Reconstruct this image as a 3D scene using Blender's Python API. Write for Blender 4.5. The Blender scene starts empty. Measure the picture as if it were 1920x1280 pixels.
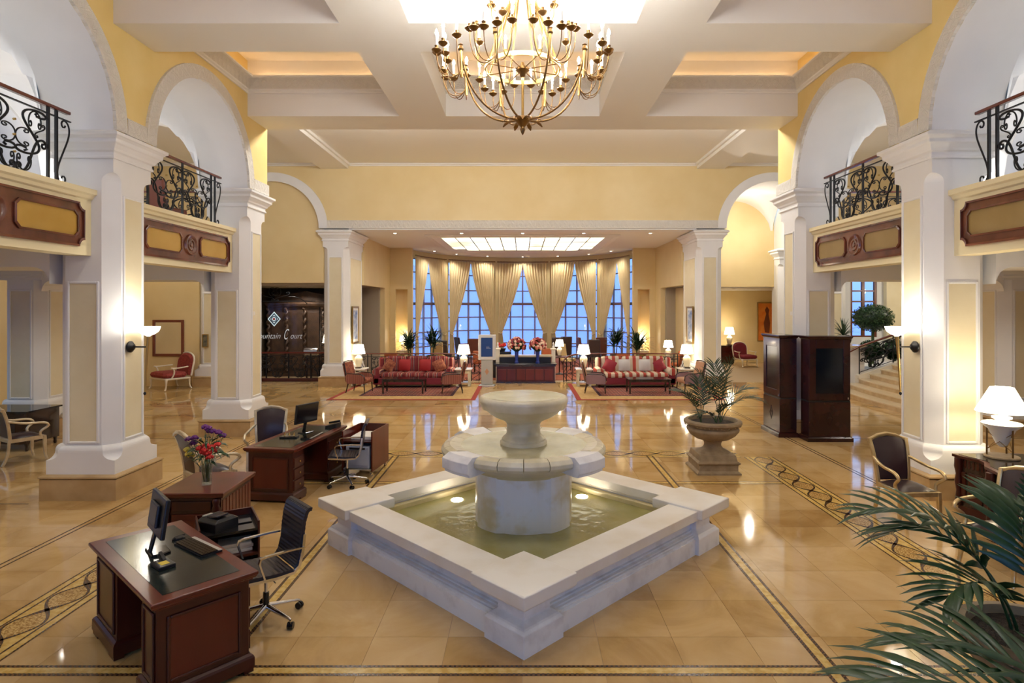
import bpy, math, random
from math import sin, cos, pi, radians as R, sqrt, atan2
from mathutils import Vector, Matrix
random.seed(7)
S = bpy.context.scene
COL = S.collection
# ---------------------------------------------------------------- camera
F_PX, PX0, PY0, EYE = 1116.0, 980.0, 575.0, 2.75
cam_d = bpy.data.cameras.new('camera'); cam = bpy.data.objects.new('camera', cam_d); COL.objects.link(cam)
cam.location = (0, 0, EYE); cam.rotation_euler = (pi/2, 0, 0)
cam_d.sensor_width = 36; cam_d.lens = 36*F_PX/1920
cam_d.shift_x = -(PX0-960)/1920; cam_d.shift_y = -(640-PY0)/1920
cam_d.clip_start = .05; cam_d.clip_end = 200
S.camera = cam
# ---------------------------------------------------------------- world and exposure
w = bpy.data.worlds.new('dusk'); S.world = w; w.use_nodes = True
nt = w.node_tree; nt.nodes.clear()
tc = nt.nodes.new('ShaderNodeTexCoord'); sep = nt.nodes.new('ShaderNodeSeparateXYZ')
rp = nt.nodes.new('ShaderNodeValToRGB'); bg = nt.nodes.new('ShaderNodeBackground'); wo = nt.nodes.new('ShaderNodeOutputWorld')
nt.links.new(tc.outputs['Generated'], sep.inputs[0]); nt.links.new(sep.outputs['Z'], rp.inputs[0])
rp.color_ramp.elements[0].position = 0.0; rp.color_ramp.elements[0].color = (.14, .27, .80, 1)
rp.color_ramp.elements[1].position = .35; rp.color_ramp.elements[1].color = (.34, .64, .98, 1)
nt.links.new(rp.outputs[0], bg.inputs[0]); bg.inputs[1].default_value = 1.3
nt.links.new(bg.outputs[0], wo.inputs[0])
S.view_settings.view_transform = 'Standard'; S.view_settings.look = 'None'
S.view_settings.gamma = 1; S.view_settings.use_curve_mapping = False
S.view_settings.exposure = 1.05
S.cycles.sample_clamp_indirect = 6; S.cycles.sample_clamp_direct = 0
S.cycles.caustics_reflective = False; S.cycles.caustics_refractive = False
S.cycles.max_bounces = 8; S.cycles.diffuse_bounces = 5; S.cycles.transparent_max_bounces = 16
LIGHT = 1.0
# ---------------------------------------------------------------- mesh helper
class B:
    def __init__(s): s.v = []; s.f = []; s.s = []; s.crisp = False
    def add(s, vs, fs, sm=False):
        o = len(s.v); s.v += [tuple(p) for p in vs]
        for f in fs: s.f.append(tuple(i+o for i in f)); s.s.append(sm)
        return s
    def box(s, x0, x1, y0, y1, z0, z1):
        v = [(x, y, z) for z in (z0, z1) for y in (y0, y1) for x in (x0, x1)]
        return s.add(v, [(0,2,3,1),(4,5,7,6),(0,1,5,4),(2,6,7,3),(0,4,6,2),(1,3,7,5)])
    def cb(s, c, d, rz=0, rx=0, ry=0):
        m = Matrix.Translation(c) @ Matrix.Rotation(rz,4,'Z') @ Matrix.Rotation(ry,4,'Y') @ Matrix.Rotation(rx,4,'X')
        x, y, z = d[0]/2, d[1]/2, d[2]/2
        v = [m @ Vector((a, b, e)) for e in (-z, z) for b in (-y, y) for a in (-x, x)]
        return s.add(v, [(0,2,3,1),(4,5,7,6),(0,1,5,4),(2,6,7,3),(0,4,6,2),(1,3,7,5)])
    def loft(s, rings, cap=True, sm=False, loop=False):
        n = len(rings[0]); vs = [p for r in rings for p in r]; fs = []
        m = len(rings)
        for i in range(m if loop else m-1):
            for j in range(n):
                a, b = i*n+j, i*n+(j+1) % n
                c, d = ((i+1) % m)*n+(j+1) % n, ((i+1) % m)*n+j
                fs.append((a, b, c, d))
        s.add(vs, fs, sm)
        if cap and not loop:
            s.add(rings[0], [tuple(range(n))[::-1]]); s.add(rings[-1], [tuple(range(n))])
        return s
    def grid(s, rows, sm=True):
        n = len(rows[0]); vs = [p for r in rows for p in r]; fs = []
        for i in range(len(rows)-1):
            for j in range(n-1): fs.append((i*n+j, i*n+j+1, (i+1)*n+j+1, (i+1)*n+j))
        return s.add(vs, fs, sm)
    def lathe(s, prof, c=(0,0,0), n=24, sm=True, cap=True, sx=1, sy=1, a0=0):
        s.crisp = True
        rings = [[(c[0]+r*sx*cos(a0+2*pi*k/n), c[1]+r*sy*sin(a0+2*pi*k/n), c[2]+z) for k in range(n)] for r, z in prof]
        return s.loft(rings, cap, sm)
    def tube(s, pts, r, n=6, closed=False, sm=True, cap=True):
        pts = [Vector(p) for p in pts]; m = len(pts)
        if m < 2: return s
        rr = r if isinstance(r, (list, tuple)) else [r]*m
        rings = []; up = None
        for i in range(m):
            a = pts[i-1] if (i > 0 or closed) else pts[i]
            b = pts[(i+1) % m] if (i < m-1 or closed) else pts[i]
            t = (b-a)
            if t.length < 1e-9: t = Vector((0,0,1))
            t.normalize()
            if up is None:
                up = Vector((0,0,1)) if abs(t.z) < .9 else Vector((1,0,0))
            sd = t.cross(up)
            if sd.length < 1e-6: sd = t.cross(Vector((1,0,0)))
            sd.normalize(); up = sd.cross(t).normalized()
            rings.append([pts[i]+sd*(rr[i]*cos(2*pi*k/n))+up*(rr[i]*sin(2*pi*k/n)) for k in range(n)])
        return s.loft(rings, cap, sm, closed)
    def ribbon(s, pts, wd, th, nrm):          # rectangular bar along a path; nrm = fixed width direction
        pts = [Vector(p) for p in pts]; nrm = Vector(nrm).normalized(); rings = []
        wl = wd if isinstance(wd, (list, tuple)) else [wd]*len(pts)
        tl = th if isinstance(th, (list, tuple)) else [th]*len(pts)
        for i, p in enumerate(pts):
            t = (pts[min(i+1, len(pts)-1)]-pts[max(i-1, 0)]).normalized()
            q = t.cross(nrm).normalized()
            a, b = nrm*wl[i]/2, q*tl[i]/2
            rings.append([p-a-b, p+a-b, p+a+b, p-a+b])
        return s.loft(rings, True, False)
    def prism(s, poly, z0, z1):
        return s.loft([[(x, y, z0) for x, y in poly], [(x, y, z1) for x, y in poly]])
    def xf(s, m):
        s.v = [tuple(m @ Vector(p)) for p in s.v]; return s
    def mesh(s, name, mat=None):
        me = bpy.data.meshes.new(name); me.from_pydata(s.v, [], s.f); me.polygons.foreach_set('use_smooth', s.s)
        if mat: me.materials.append(MAT[mat] if isinstance(mat, str) else mat)
        me.update()
        if s.crisp: me.set_sharp_from_angle(angle=R(42))
        return me
    def obj(s, name, mat, parent=None, bev=0, loc=None, label=None, kind=None, sub=0, segs=2):
        o = bpy.data.objects.new(name, s.mesh(name, mat)); COL.objects.link(o)
        if parent: o.parent = parent
        if loc: o.location = loc
        if label: o['label'] = label
        if kind: o['kind'] = kind
        if bev:
            md = o.modifiers.new('bevel', 'BEVEL'); md.width = bev; md.segments = segs; md.limit_method = 'ANGLE'; md.angle_limit = R(40)
            md.harden_normals = False
        if sub:
            md = o.modifiers.new('sub', 'SUBSURF'); md.levels = sub; md.render_levels = sub
        return o
def thing(name, label, cat, loc=(0,0,0), rz=0, group=None):
    o = bpy.data.objects.new(name, None); COL.objects.link(o); o.empty_display_size = .1
    o.location = loc; o.rotation_euler = (0, 0, rz); o['label'] = label; o['category'] = cat
    if group: o['group'] = group
    return o
def tag(o, label, cat, group=None):
    o['label'] = label; o['category'] = cat
    if group: o['group'] = group
    return o
def kids(o): return [c for c in bpy.data.objects if c.parent == o]
def dup(root, loc=None, rz=None, label=None, group=None, parent=None):
    r = root.copy(); COL.objects.link(r)
    if loc is not None: r.location = loc
    if rz is not None: r.rotation_euler = (0, 0, rz)
    if label: r['label'] = label
    if group: r['group'] = group
    if parent is not None: r.parent = parent
    for c in list(root.children):
        dup(c, parent=r)
    return r
def struct(b, name, mat, parent=None, bev=0):
    return b.obj(name, mat, parent, bev, kind='structure')
def empty_struct(name, loc=(0,0,0)):
    o = bpy.data.objects.new(name, None); COL.objects.link(o); o.location = loc; o['kind'] = 'structure'; return o
def at(px, py, Y): return Vector(((px-PX0)*Y/F_PX, Y, EYE-(py-PY0)*Y/F_PX))
def fl(px, py, z=0):
    Y = F_PX*(EYE-z)/(py-PY0); return Vector(((px-PX0)*Y/F_PX, Y, z))
def lamp(kind, loc, power, color=(1,.80,.55), size=.1, rot=None, spot=None, parent=None, sy=None):
    d = bpy.data.lights.new(kind.lower()+'_light', kind); d.energy = power*LIGHT; d.color = color
    if kind == 'AREA':
        d.size = size
        if sy: d.shape = 'RECTANGLE'; d.size_y = sy
    else: d.shadow_soft_size = size
    if kind == 'SPOT': d.spot_size = spot or R(100); d.spot_blend = .6
    o = bpy.data.objects.new('lamp_light', d); COL.objects.link(o); o.location = loc
    if rot: o.rotation_euler = rot
    if parent: o.parent = parent
    return o
# ---------------------------------------------------------------- materials
MAT = {}
def nodes0(n): return MAT[n].node_tree, MAT[n].node_tree.nodes['Principled BSDF']
def mat(name, col, rough=.5, metal=0, col2=None, scale=4, emit=None, bump=0, bscale=None, coat=0, detail=4, contrast=(.35,.65), spec=.5, coords='Object', alpha=None, stretch=None, bdist=.01):
    m = bpy.data.materials.new(name); m.use_nodes = True; MAT[name] = m
    t = m.node_tree; p = t.nodes['Principled BSDF']; L = t.links.new; N = t.nodes.new
    p.inputs['Base Color'].default_value = (*col, 1); p.inputs['Roughness'].default_value = rough; p.inputs['Metallic'].default_value = metal
    p.inputs['Specular IOR Level'].default_value = spec
    if coat: p.inputs['Coat Weight'].default_value = coat; p.inputs['Coat Roughness'].default_value = .06
    if emit: p.inputs['Emission Color'].default_value = (*emit[0], 1); p.inputs['Emission Strength'].default_value = emit[1]
    if col2 or bump:
        c = N('ShaderNodeTexCoord'); out = c.outputs['Object']
        if coords == 'World': g = N('ShaderNodeNewGeometry'); out = g.outputs['Position']
        if stretch:
            mp = N('ShaderNodeMapping'); mp.inputs['Scale'].default_value = stretch; L(out, mp.inputs[0]); out = mp.outputs[0]
    if col2:
        n = N('ShaderNodeTexNoise'); n.inputs['Scale'].default_value = scale; n.inputs['Detail'].default_value = detail; L(out, n.inputs['Vector'])
        r = N('ShaderNodeValToRGB'); r.color_ramp.elements[0].position, r.color_ramp.elements[1].position = contrast
        r.color_ramp.elements[0].color = (*col, 1); r.color_ramp.elements[1].color = (*col2, 1)
        L(n.outputs['Fac'], r.inputs[0]); L(r.outputs[0], p.inputs['Base Color'])
    if bump:
        n2 = N('ShaderNodeTexNoise'); n2.inputs['Scale'].default_value = bscale or scale*6; n2.inputs['Detail'].default_value = 3; L(out, n2.inputs['Vector'])
        bm = N('ShaderNodeBump'); bm.inputs['Strength'].default_value = bump; bm.inputs['Distance'].default_value = bdist
        L(n2.outputs['Fac'], bm.inputs['Height']); L(bm.outputs[0], p.inputs['Normal'])
    return m
mat('white', (.83,.825,.815), .55, coords='World', col2=(.79,.785,.775), scale=1.2)
mat('ceil', (.82,.80,.75), .6)
mat('yellow', (.74,.55,.20), .5, col2=(.80,.62,.27), scale=1.3, coords='World', detail=6, contrast=(.3,.7))
mat('ywall', (.70,.54,.26), .5, col2=(.76,.61,.33), scale=.9, coords='World', detail=7, contrast=(.3,.7))
mat('panel', (.74,.65,.43), .5, col2=(.78,.70,.49), scale=3, coords='World', detail=7, contrast=(.3,.7), bump=.15, bscale=14)
mat('fascia', (.78,.68,.43), .5)
mat('plinth', (.42,.27,.12), .22, col2=(.52,.36,.18), scale=3.5, coords='World', detail=8, contrast=(.3,.7))
mat('grout', (.40,.28,.15), .6)
mat('mahog', (.040,.0055,.003), .28, col2=(.068,.011,.0055), scale=3, stretch=(1,1,.18), detail=6, coat=.12, spec=.4)
mat('mahog_red', (.085,.0095,.0045), .28, col2=(.125,.018,.0075), scale=3, stretch=(1,1,.15), detail=6, coat=.12, spec=.4)
mat('darkwood', (.020,.010,.008), .25, col2=(.042,.020,.013), scale=4, coat=.3)
mat('balcwood', (.095,.026,.014), .25, col2=(.16,.045,.022), scale=3, coat=.3, coords='World')
mat('balcpanel', (.42,.24,.035), .42, col2=(.48,.29,.06), scale=2, coords='World')
mat('balcpanel_r', (.26,.17,.055), .42, col2=(.31,.21,.08), scale=2, coords='World')
mat('rail', (.13,.028,.014), .25, coat=.4)
mat('iron', (.013,.013,.015), .38, metal=.5)
mat('brass', (.50,.33,.11), .28, metal=1)
mat('bronze', (.25,.14,.05), .34, metal=1)
mat('ringgold', (.75,.56,.20), .3, metal=1)
mat('chrome', (.75,.75,.77), .12, metal=1)
mat('black', (.012,.012,.014), .35)
mat('blackgloss', (.010,.010,.012), .12)
mat('leather', (.020,.016,.024), .32, bump=.2, bscale=90, bdist=.002)
mat('leather_br', (.030,.015,.020), .28, bump=.2, bscale=60, bdist=.002)
mat('gilt', (.55,.40,.19), .32, metal=.75, col2=(.70,.55,.30), scale=8)
mat('gilt_lt', (.72,.64,.48), .3, metal=.55, col2=(.60,.50,.33), scale=8)
mat('cream', (.80,.74,.62), .4)
mat('redvel', (.21,.022,.020), .8, col2=(.30,.045,.035), scale=25, contrast=(.4,.6))
mat('burg', (.17,.010,.020), .8)
mat('marble', (.82,.79,.74), .3, col2=(.72,.66,.56), scale=2.2, detail=9, contrast=(.42,.72), coords='World')
mat('marble_w', (.82,.82,.84), .35, col2=(.64,.63,.65), scale=5, detail=10, contrast=(.5,.75), coords='World')
mat('marble_y', (.66,.58,.34), .28, col2=(.52,.44,.24), scale=4, detail=9, contrast=(.35,.7), coords='World')
mat('marble_ped', (.82,.81,.81), .3, col2=(.66,.57,.38), scale=2.4, detail=11, contrast=(.50,.64), coords='World')
mat('marble_s', (.76,.71,.55), .28, col2=(.56,.49,.31), scale=4, detail=9, contrast=(.35,.7), coords='World')
mat('stone', (.22,.155,.085), .6, col2=(.30,.22,.13), scale=9, bump=.3, bscale=30)
mat('soil', (.022,.014,.010), .9, col2=(.06,.042,.03), scale=60, bump=1, bscale=60, bdist=.03)
mat('palm', (.012,.045,.014), .35, col2=(.024,.072,.022), scale=6)
mat('palm_dk', (.008,.028,.010), .4, col2=(.016,.05,.018), scale=6)
mat('stemgr', (.05,.085,.025), .5)
mat('hedge', (.03,.075,.022), .6, col2=(.07,.14,.045), scale=30)
mat('curtain', (.62,.50,.28), .65, col2=(.68,.56,.34), scale=2)
mat('carpet', (.34,.085,.030), .9, col2=(.24,.055,.025), scale=3)
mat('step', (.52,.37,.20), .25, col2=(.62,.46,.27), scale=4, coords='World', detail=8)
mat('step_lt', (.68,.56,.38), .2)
mat('shade', (.9,.85,.75), .6, emit=((1,.80,.52), 3.2))
mat('shade_hot', (.95,.9,.8), .6, emit=((1,.88,.68), 2.6))
mat('bulb', (1,.95,.85), .4, emit=((1,.955,.89), 178))
mat('candle', (.88,.84,.74), .5)
mat('cove', (1,.7,.4), .6, emit=((1,.62,.30), 3.6))
mat('litpane', (.8,.78,.66), .5, emit=((1,.95,.76), 1.0))
t, p = nodes0('litpane')
g = t.nodes.new('ShaderNodeNewGeometry'); n1 = t.nodes.new('ShaderNodeTexNoise'); n1.inputs['Scale'].default_value = .55; n1.inputs['Detail'].default_value = 1; t.links.new(g.outputs['Position'], n1.inputs['Vector'])
rr = t.nodes.new('ShaderNodeValToRGB'); e = rr.color_ramp.elements; e[0].position = .36; e[0].color = (.42,.42,.28,1); e[1].position = .52; e[1].color = (1.15,1.12,.88,1); t.links.new(n1.outputs['Fac'], rr.inputs[0]); t.links.new(rr.outputs[0], p.inputs['Emission Color'])
mat('dlight', (1,.9,.8), .5, emit=((1,.85,.62), 18))
mat('frame_wd', (.17,.042,.020), .35)
mat('screenblue', (.01,.025,.06), .15, emit=((.035,.07,.20), .2))
mat('silver', (.62,.62,.60), .3, metal=.6)
mat('offwhite', (.72,.72,.70), .4)
mat('printer', (.42,.46,.58), .4)
mat('paper', (.82,.80,.76), .6)
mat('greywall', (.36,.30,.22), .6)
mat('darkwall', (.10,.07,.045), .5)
mat('blackstone', (.015,.014,.013), .12, col2=(.05,.045,.04), scale=6, contrast=(.6,.75))
mat('ceramic', (.78,.70,.50), .15)
mat('ceramic_w', (.86,.84,.78), .15)
mat('terracotta', (.10,.075,.05), .5)
mat('blue', (.02,.04,.25), .1)
mat('fl_red', (.62,.02,.015), .6); mat('fl_purple', (.13,.012,.16), .6); mat('fl_yel', (.62,.48,.06), .6)
mat('fl_pink', (.55,.16,.13), .6); mat('fl_dkred', (.28,.02,.03), .6); mat('fl_cream', (.78,.55,.42), .6)
mat('gold_strip', (.56,.36,.09), .15, col2=(.68,.48,.17), scale=16, contrast=(.4,.6), coords='World')
mat('chair_brown', (.14,.045,.025), .5); mat('chair_tan', (.66,.50,.22), .6); mat('chair_dk', (.045,.026,.02), .5); mat('chair_or', (.45,.12,.04), .6)
mat('orange_paint', (.72,.17,.02), .5, col2=(.80,.30,.05), scale=3)
mat('cushion_red', (.33,.008,.010), .7); mat('cushion_grey', (.58,.55,.54), .7); mat('cushion_or', (.36,.12,.05), .8, col2=(.18,.03,.02), scale=14)
mat('cushion_bg', (.27,.010,.025), .7)
mat('salmon', (.52,.28,.16), .7); mat('mauve', (.26,.15,.16), .7)
mat('greyplate', (.45,.45,.42), .3)
mat('art_blue', (.12,.20,.42), .5, col2=(.55,.58,.62), scale=7)
mat('art_dark', (.06,.07,.06), .5, col2=(.28,.24,.14), scale=7)
mat('white_bulb', (.95,.92,.85), .3, emit=((1,.88,.68), 9))
def nodes(name):
    m = MAT[name]; return m.node_tree, m.node_tree.nodes['Principled BSDF']
def stripes(name, cols, period, axis='X', rough=.8, coords='Object'):
    m = mat(name, cols[0][1], rough); t, p = nodes(name); N, L = t.nodes.new, t.links.new
    c = N('ShaderNodeTexCoord'); s = N('ShaderNodeSeparateXYZ'); L(c.outputs[coords], s.inputs[0])
    d = N('ShaderNodeMath'); d.operation = 'MULTIPLY'; d.inputs[1].default_value = 1/period; L(s.outputs[axis], d.inputs[0])
    fr = N('ShaderNodeMath'); fr.operation = 'FRACT'; L(d.outputs[0], fr.inputs[0])
    r = N('ShaderNodeValToRGB'); r.color_ramp.interpolation = 'CONSTANT'; e = r.color_ramp.elements
    e[0].position = cols[0][0]; e[0].color = (*cols[0][1], 1); e[1].position = cols[1][0]; e[1].color = (*cols[1][1], 1)
    for q, cc in cols[2:]: n = e.new(q); n.color = (*cc, 1)
    L(fr.outputs[0], r.inputs[0]); L(r.outputs[0], p.inputs['Base Color']); return m
stripes('stripe_red', [(0,(.17,.012,.014)),(.28,(.55,.33,.20)),(.33,(.13,.03,.05)),(.46,(.46,.20,.13)),(.50,(.20,.012,.014)),(.66,(.60,.40,.26)),(.70,(.10,.02,.04)),(.84,(.42,.12,.08)),(.88,(.17,.012,.014))], .30)
stripes('stripe_wide', [(0,(.36,.045,.028)),(.45,(.60,.52,.40)),(.98,(.36,.045,.028))], .24)
stripes('stripe_arm', [(0,(.20,.05,.035)),(.3,(.42,.20,.11)),(.45,(.14,.03,.03)),(.7,(.36,.13,.07)),(.85,(.20,.05,.035))], .07)
stripes('stripe_armx', [(0,(.20,.05,.035)),(.3,(.42,.20,.11)),(.45,(.14,.03,.03)),(.7,(.36,.13,.07)),(.85,(.20,.05,.035))], .07, 'Y')
# marble floor: every tile gets its own tone, with veins
m = mat('tile', (.6,.42,.22), .06); t, p = nodes('tile'); N, L = t.nodes.new, t.links.new
TP = .62
g = N('ShaderNodeNewGeometry'); sc = N('ShaderNodeVectorMath'); sc.operation = 'SCALE'; sc.inputs['Scale'].default_value = 1/TP; L(g.outputs['Position'], sc.inputs[0])
fo = N('ShaderNodeVectorMath'); fo.operation = 'FLOOR'; L(sc.outputs[0], fo.inputs[0])
wn = N('ShaderNodeTexWhiteNoise'); wn.noise_dimensions = '2D'; L(fo.outputs[0], wn.inputs['Vector'])
n1 = N('ShaderNodeTexNoise'); n1.inputs['Scale'].default_value = 1.1; n1.inputs['Detail'].default_value = 9; n1.inputs['Roughness'].default_value = .62; n1.inputs['Distortion'].default_value = 1.2; L(g.outputs['Position'], n1.inputs['Vector'])
ad = N('ShaderNodeMath'); ad.operation = 'MULTIPLY_ADD'; ad.inputs[1].default_value = .34; L(wn.outputs['Value'], ad.inputs[0]); L(n1.outputs['Fac'], ad.inputs[2])
rr = N('ShaderNodeValToRGB'); e = rr.color_ramp.elements; e[0].position = .38; e[0].color = (.38,.220,.076,1); e[1].position = .92; e[1].color = (.62,.435,.22,1); q = e.new(.62); q.color = (.52,.335,.136,1)
L(ad.outputs[0], rr.inputs[0]); L(rr.outputs[0], p.inputs['Base Color']); p.inputs['Specular IOR Level'].default_value = .6
# dark tesserae rows
def tess(name, c1, c2, s):
    mat(name, c1, .2); t, p = nodes(name); N, L = t.nodes.new, t.links.new
    g = N('ShaderNodeNewGeometry'); ck = N('ShaderNodeTexChecker'); ck.inputs['Scale'].default_value = s
    ck.inputs[1].default_value = (*c1,1); ck.inputs[2].default_value = (*c2,1); L(g.outputs['Position'], ck.inputs[0]); L(ck.outputs[0], p.inputs['Base Color'])
tess('dark_tess', (.030,.012,.008), (.16,.08,.03), 55)
m = mat('gold_tess', (.5,.3,.08), .2); t, p = nodes('gold_tess'); N, L = t.nodes.new, t.links.new
g = N('ShaderNodeNewGeometry'); vo = N('ShaderNodeTexVoronoi'); vo.inputs['Scale'].default_value = 60; L(g.outputs['Position'], vo.inputs['Vector'])
rr = N('ShaderNodeValToRGB'); e = rr.color_ramp.elements; e[0].color = (.70,.48,.18,1); e[1].color = (.30,.16,.04,1); e[0].position = .15; e[1].position = .75
L(vo.outputs['Distance'], rr.inputs[0]); L(rr.outputs[0], p.inputs['Base Color'])
# plaster with interlaced carved relief
def braid(name, col, freq, depth, mode):
    mat(name, col, .55); t, p = nodes(name); N, L = t.nodes.new, t.links.new
    u = N('ShaderNodeUVMap'); s = N('ShaderNodeSeparateXYZ'); L(u.outputs[0], s.inputs[0])
    def mth(op, a, b=None):
        x = N('ShaderNodeMath'); x.operation = op
        for i, q in enumerate((a, b)):
            if q is None: continue
            if isinstance(q, (int, float)): x.inputs[i].default_value = q
            else: L(q, x.inputs[i])
        return x.outputs[0]
    ph = mth('MULTIPLY', s.outputs['X'], freq*2*pi); sv = mth('SINE', ph)
    w1 = mth('MULTIPLY_ADD', sv, .33); t.nodes[-1].inputs[2].default_value = .5
    w2 = mth('MULTIPLY_ADD', sv, -.33); t.nodes[-1].inputs[2].default_value = .5
    d1 = mth('ABSOLUTE', mth('SUBTRACT', s.outputs['Y'], w1)); d2 = mth('ABSOLUTE', mth('SUBTRACT', s.outputs['Y'], w2))
    mn = mth('MINIMUM', d1, d2)
    if mode == 2:
        s3 = mth('MULTIPLY_ADD', mth('SINE', mth('ADD', ph, 2.1)), .33); t.nodes[-1].inputs[2].default_value = .5
        mn = mth('MINIMUM', mn, mth('ABSOLUTE', mth('SUBTRACT', s.outputs['Y'], s3)))
    pp = mth('ABSOLUTE', mth('SUBTRACT', mth('MODULO', mth('MULTIPLY', mn, 9), 1.0), .5))
    h = mth('SUBTRACT', .3, mth('MINIMUM', mn, .3))
    h = mth('ADD', h, mth('MULTIPLY', pp, .25))
    bm = N('ShaderNodeBump'); bm.inputs['Strength'].default_value = 1.0; bm.inputs['Distance'].default_value = depth
    L(h, bm.inputs['Height']); L(bm.outputs[0], p.inputs['Normal'])
braid('braid', (.80,.765,.69), 1.0, .055, 2)
braid('guilloche', (.80,.76,.68), 1.0, .06, 1)
# water, glass
def mix_tr(name, tint, fac, rough, gloss=(1,1,1)):
    m = bpy.data.materials.new(name); m.use_nodes = True; MAT[name] = m; t = m.node_tree; t.nodes.clear(); N, L = t.nodes.new, t.links.new
    o = N('ShaderNodeOutputMaterial'); a = N('ShaderNodeBsdfTransparent'); a.inputs[0].default_value = (*tint,1)
    b = N('ShaderNodeBsdfGlossy'); b.inputs['Roughness'].default_value = rough; b.inputs[0].default_value = (*gloss,1)
    x = N('ShaderNodeMixShader'); lw = N('ShaderNodeLayerWeight'); lw.inputs[0].default_value = .5; pw = N('ShaderNodeMath'); pw.operation = 'POWER'; pw.inputs[1].default_value = 5; L(lw.outputs['Facing'], pw.inputs[0]); fr = N('ShaderNodeMath'); fr.operation = 'MULTIPLY_ADD'; fr.inputs[1].default_value = .9; fr.inputs[2].default_value = .04*fac/1.45; L(pw.outputs[0], fr.inputs[0]); L(fr.outputs[0], x.inputs[0]); L(a.outputs[0], x.inputs[1]); L(b.outputs[0], x.inputs[2]); L(x.outputs[0], o.inputs[0]); return m
mix_tr('glass', (.94,.96,1), 1.45, .02)
mix_tr('glass_sign', (.95,.96,.97), .25, .03)
mix_tr('glass_dk', (.45,.40,.36), 1.5, .03)
mix_tr('vaseglass', (.93,.95,.93), 1.4, .05)
m = mat('water', (.30,.27,.085), .08, col2=(.36,.34,.15), scale=2.5, bump=.22, bscale=7, bdist=.02, coords='World')
m = mat('water_b', (.44,.40,.23), .18, col2=(.58,.54,.36), scale=3, bump=.15, bscale=12, bdist=.02, coords='World')
# sheer curtain
m = bpy.data.materials.new('sheer'); m.use_nodes = True; MAT['sheer'] = m; t = m.node_tree; t.nodes.clear(); N, L = t.nodes.new, t.links.new
o = N('ShaderNodeOutputMaterial'); a = N('ShaderNodeBsdfTransparent'); b = N('ShaderNodeBsdfTranslucent'); d = N('ShaderNodeBsdfDiffuse'); b.inputs[0].default_value = (.7,.72,.8,1); d.inputs[0].default_value = (.5,.5,.56,1)
x = N('ShaderNodeMixShader'); y = N('ShaderNodeMixShader'); x.inputs[0].default_value = .4; y.inputs[0].default_value = .3; L(b.outputs[0], x.inputs[1]); L(d.outputs[0], x.inputs[2]); L(a.outputs[0], y.inputs[1]); L(x.outputs[0], y.inputs[2]); L(y.outputs[0], o.inputs[0])
m = mat('mirror', (.8,.8,.8), .02, metal=1)
# ================================================================ STRUCTURE
XN, XW = 5.85, 6.85                      # nave wall faces
XA, XO = 10.2, 11.2                      # outer aisle line
PR = [13.13, 8.98, 4.83, .68, -3.47]     # pier rows
BC = [11.055, 6.905, 2.755]              # bay centres
ZS = 5.28                                # arch springing
def uvgrid(name, rows, us, vs, mt, parent=None, sm=False):
    b = B(); b.grid(rows, sm); me = b.mesh(name, mt); uv = me.uv_layers.new(name='UVMap'); n = len(rows[0])
    k = 0
    for i in range(len(rows)-1):
        for j in range(n-1):
            for (a, c) in ((i,j),(i,j+1),(i+1,j+1),(i+1,j)):
                uv.data[k].uv = (us[a], vs[c]); k += 1
    o = bpy.data.objects.new(name, me); COL.objects.link(o)
    if parent: o.parent = parent
    return o
# ---------------------------------------------------------------- floor
floor = struct(B().box(-16, 16, -5, 34, -.25, -.006), 'floor', 'grout')
tm = B().box(.0015, TP-.0015, .0015, TP-.0015, -.02, 0).mesh('tile', 'tile')
tl = []
for i in range(int(-15/TP), int(15/TP)+1):
    for j in range(int(2.4/TP), int(22.3/TP)):
        x, y = i*TP, j*TP; yc = y+TP/2; xc = x+TP/2
        if abs(xc) > 1.06*yc+1.6: continue
        tl.append((yc*yc+.25*xc*xc, x, y))
tl.sort()
for _, x, y in tl[:300]:
    o = bpy.data.objects.new('tile', tm); COL.objects.link(o); o.parent = floor; o.location = (x, y, 0)
fb = B()
for _, x, y in tl[300:]: fb.box(x+.0015, x+TP-.0015, y+.0015, y+TP-.0015, -.02, 0)
fb.obj('tile_field', 'tile', floor, kind='stuff')
ff = B().box(-16, 16, -5, 2.4, -.006, 0); ff.obj('tile_rear', 'tile', floor, kind='stuff')
# inlaid bands
def inlay(name, mt, quads, z=.0015):
    b = B()
    for x0, x1, y0, y1 in quads: b.box(x0, x1, y0, y1, -.001, z)
    return b.obj(name, mt, floor)
def strip_x(y, x0, x1, w=.13):           # gold strip with dark tesserae on both sides, along X
    inlay('gold_strip', 'gold_strip', [(x0, x1, y-w/2+.03, y+w/2-.03)]); inlay('dark_border', 'dark_tess', [(x0, x1, y-w/2, y-w/2+.03)], .0016); inlay('dark_border', 'dark_tess', [(x0, x1, y+w/2-.03, y+w/2)], .0016)
def strip_y(x, y0, y1, w=.13):
    inlay('gold_strip', 'gold_strip', [(x-w/2+.03, x+w/2-.03, y0, y1)], .002); inlay('dark_border', 'dark_tess', [(x-w/2, x-w/2+.03, y0, y1)], .0021); inlay('dark_border', 'dark_tess', [(x+w/2-.03, x+w/2, y0, y1)], .0021)
strip_x(4.50, -9, 9); strip_x(9.30, -4.05, 4.05)
strip_y(-2.34, 3.2, 11.0); strip_y(2.34, 3.2, 11.0)
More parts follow.
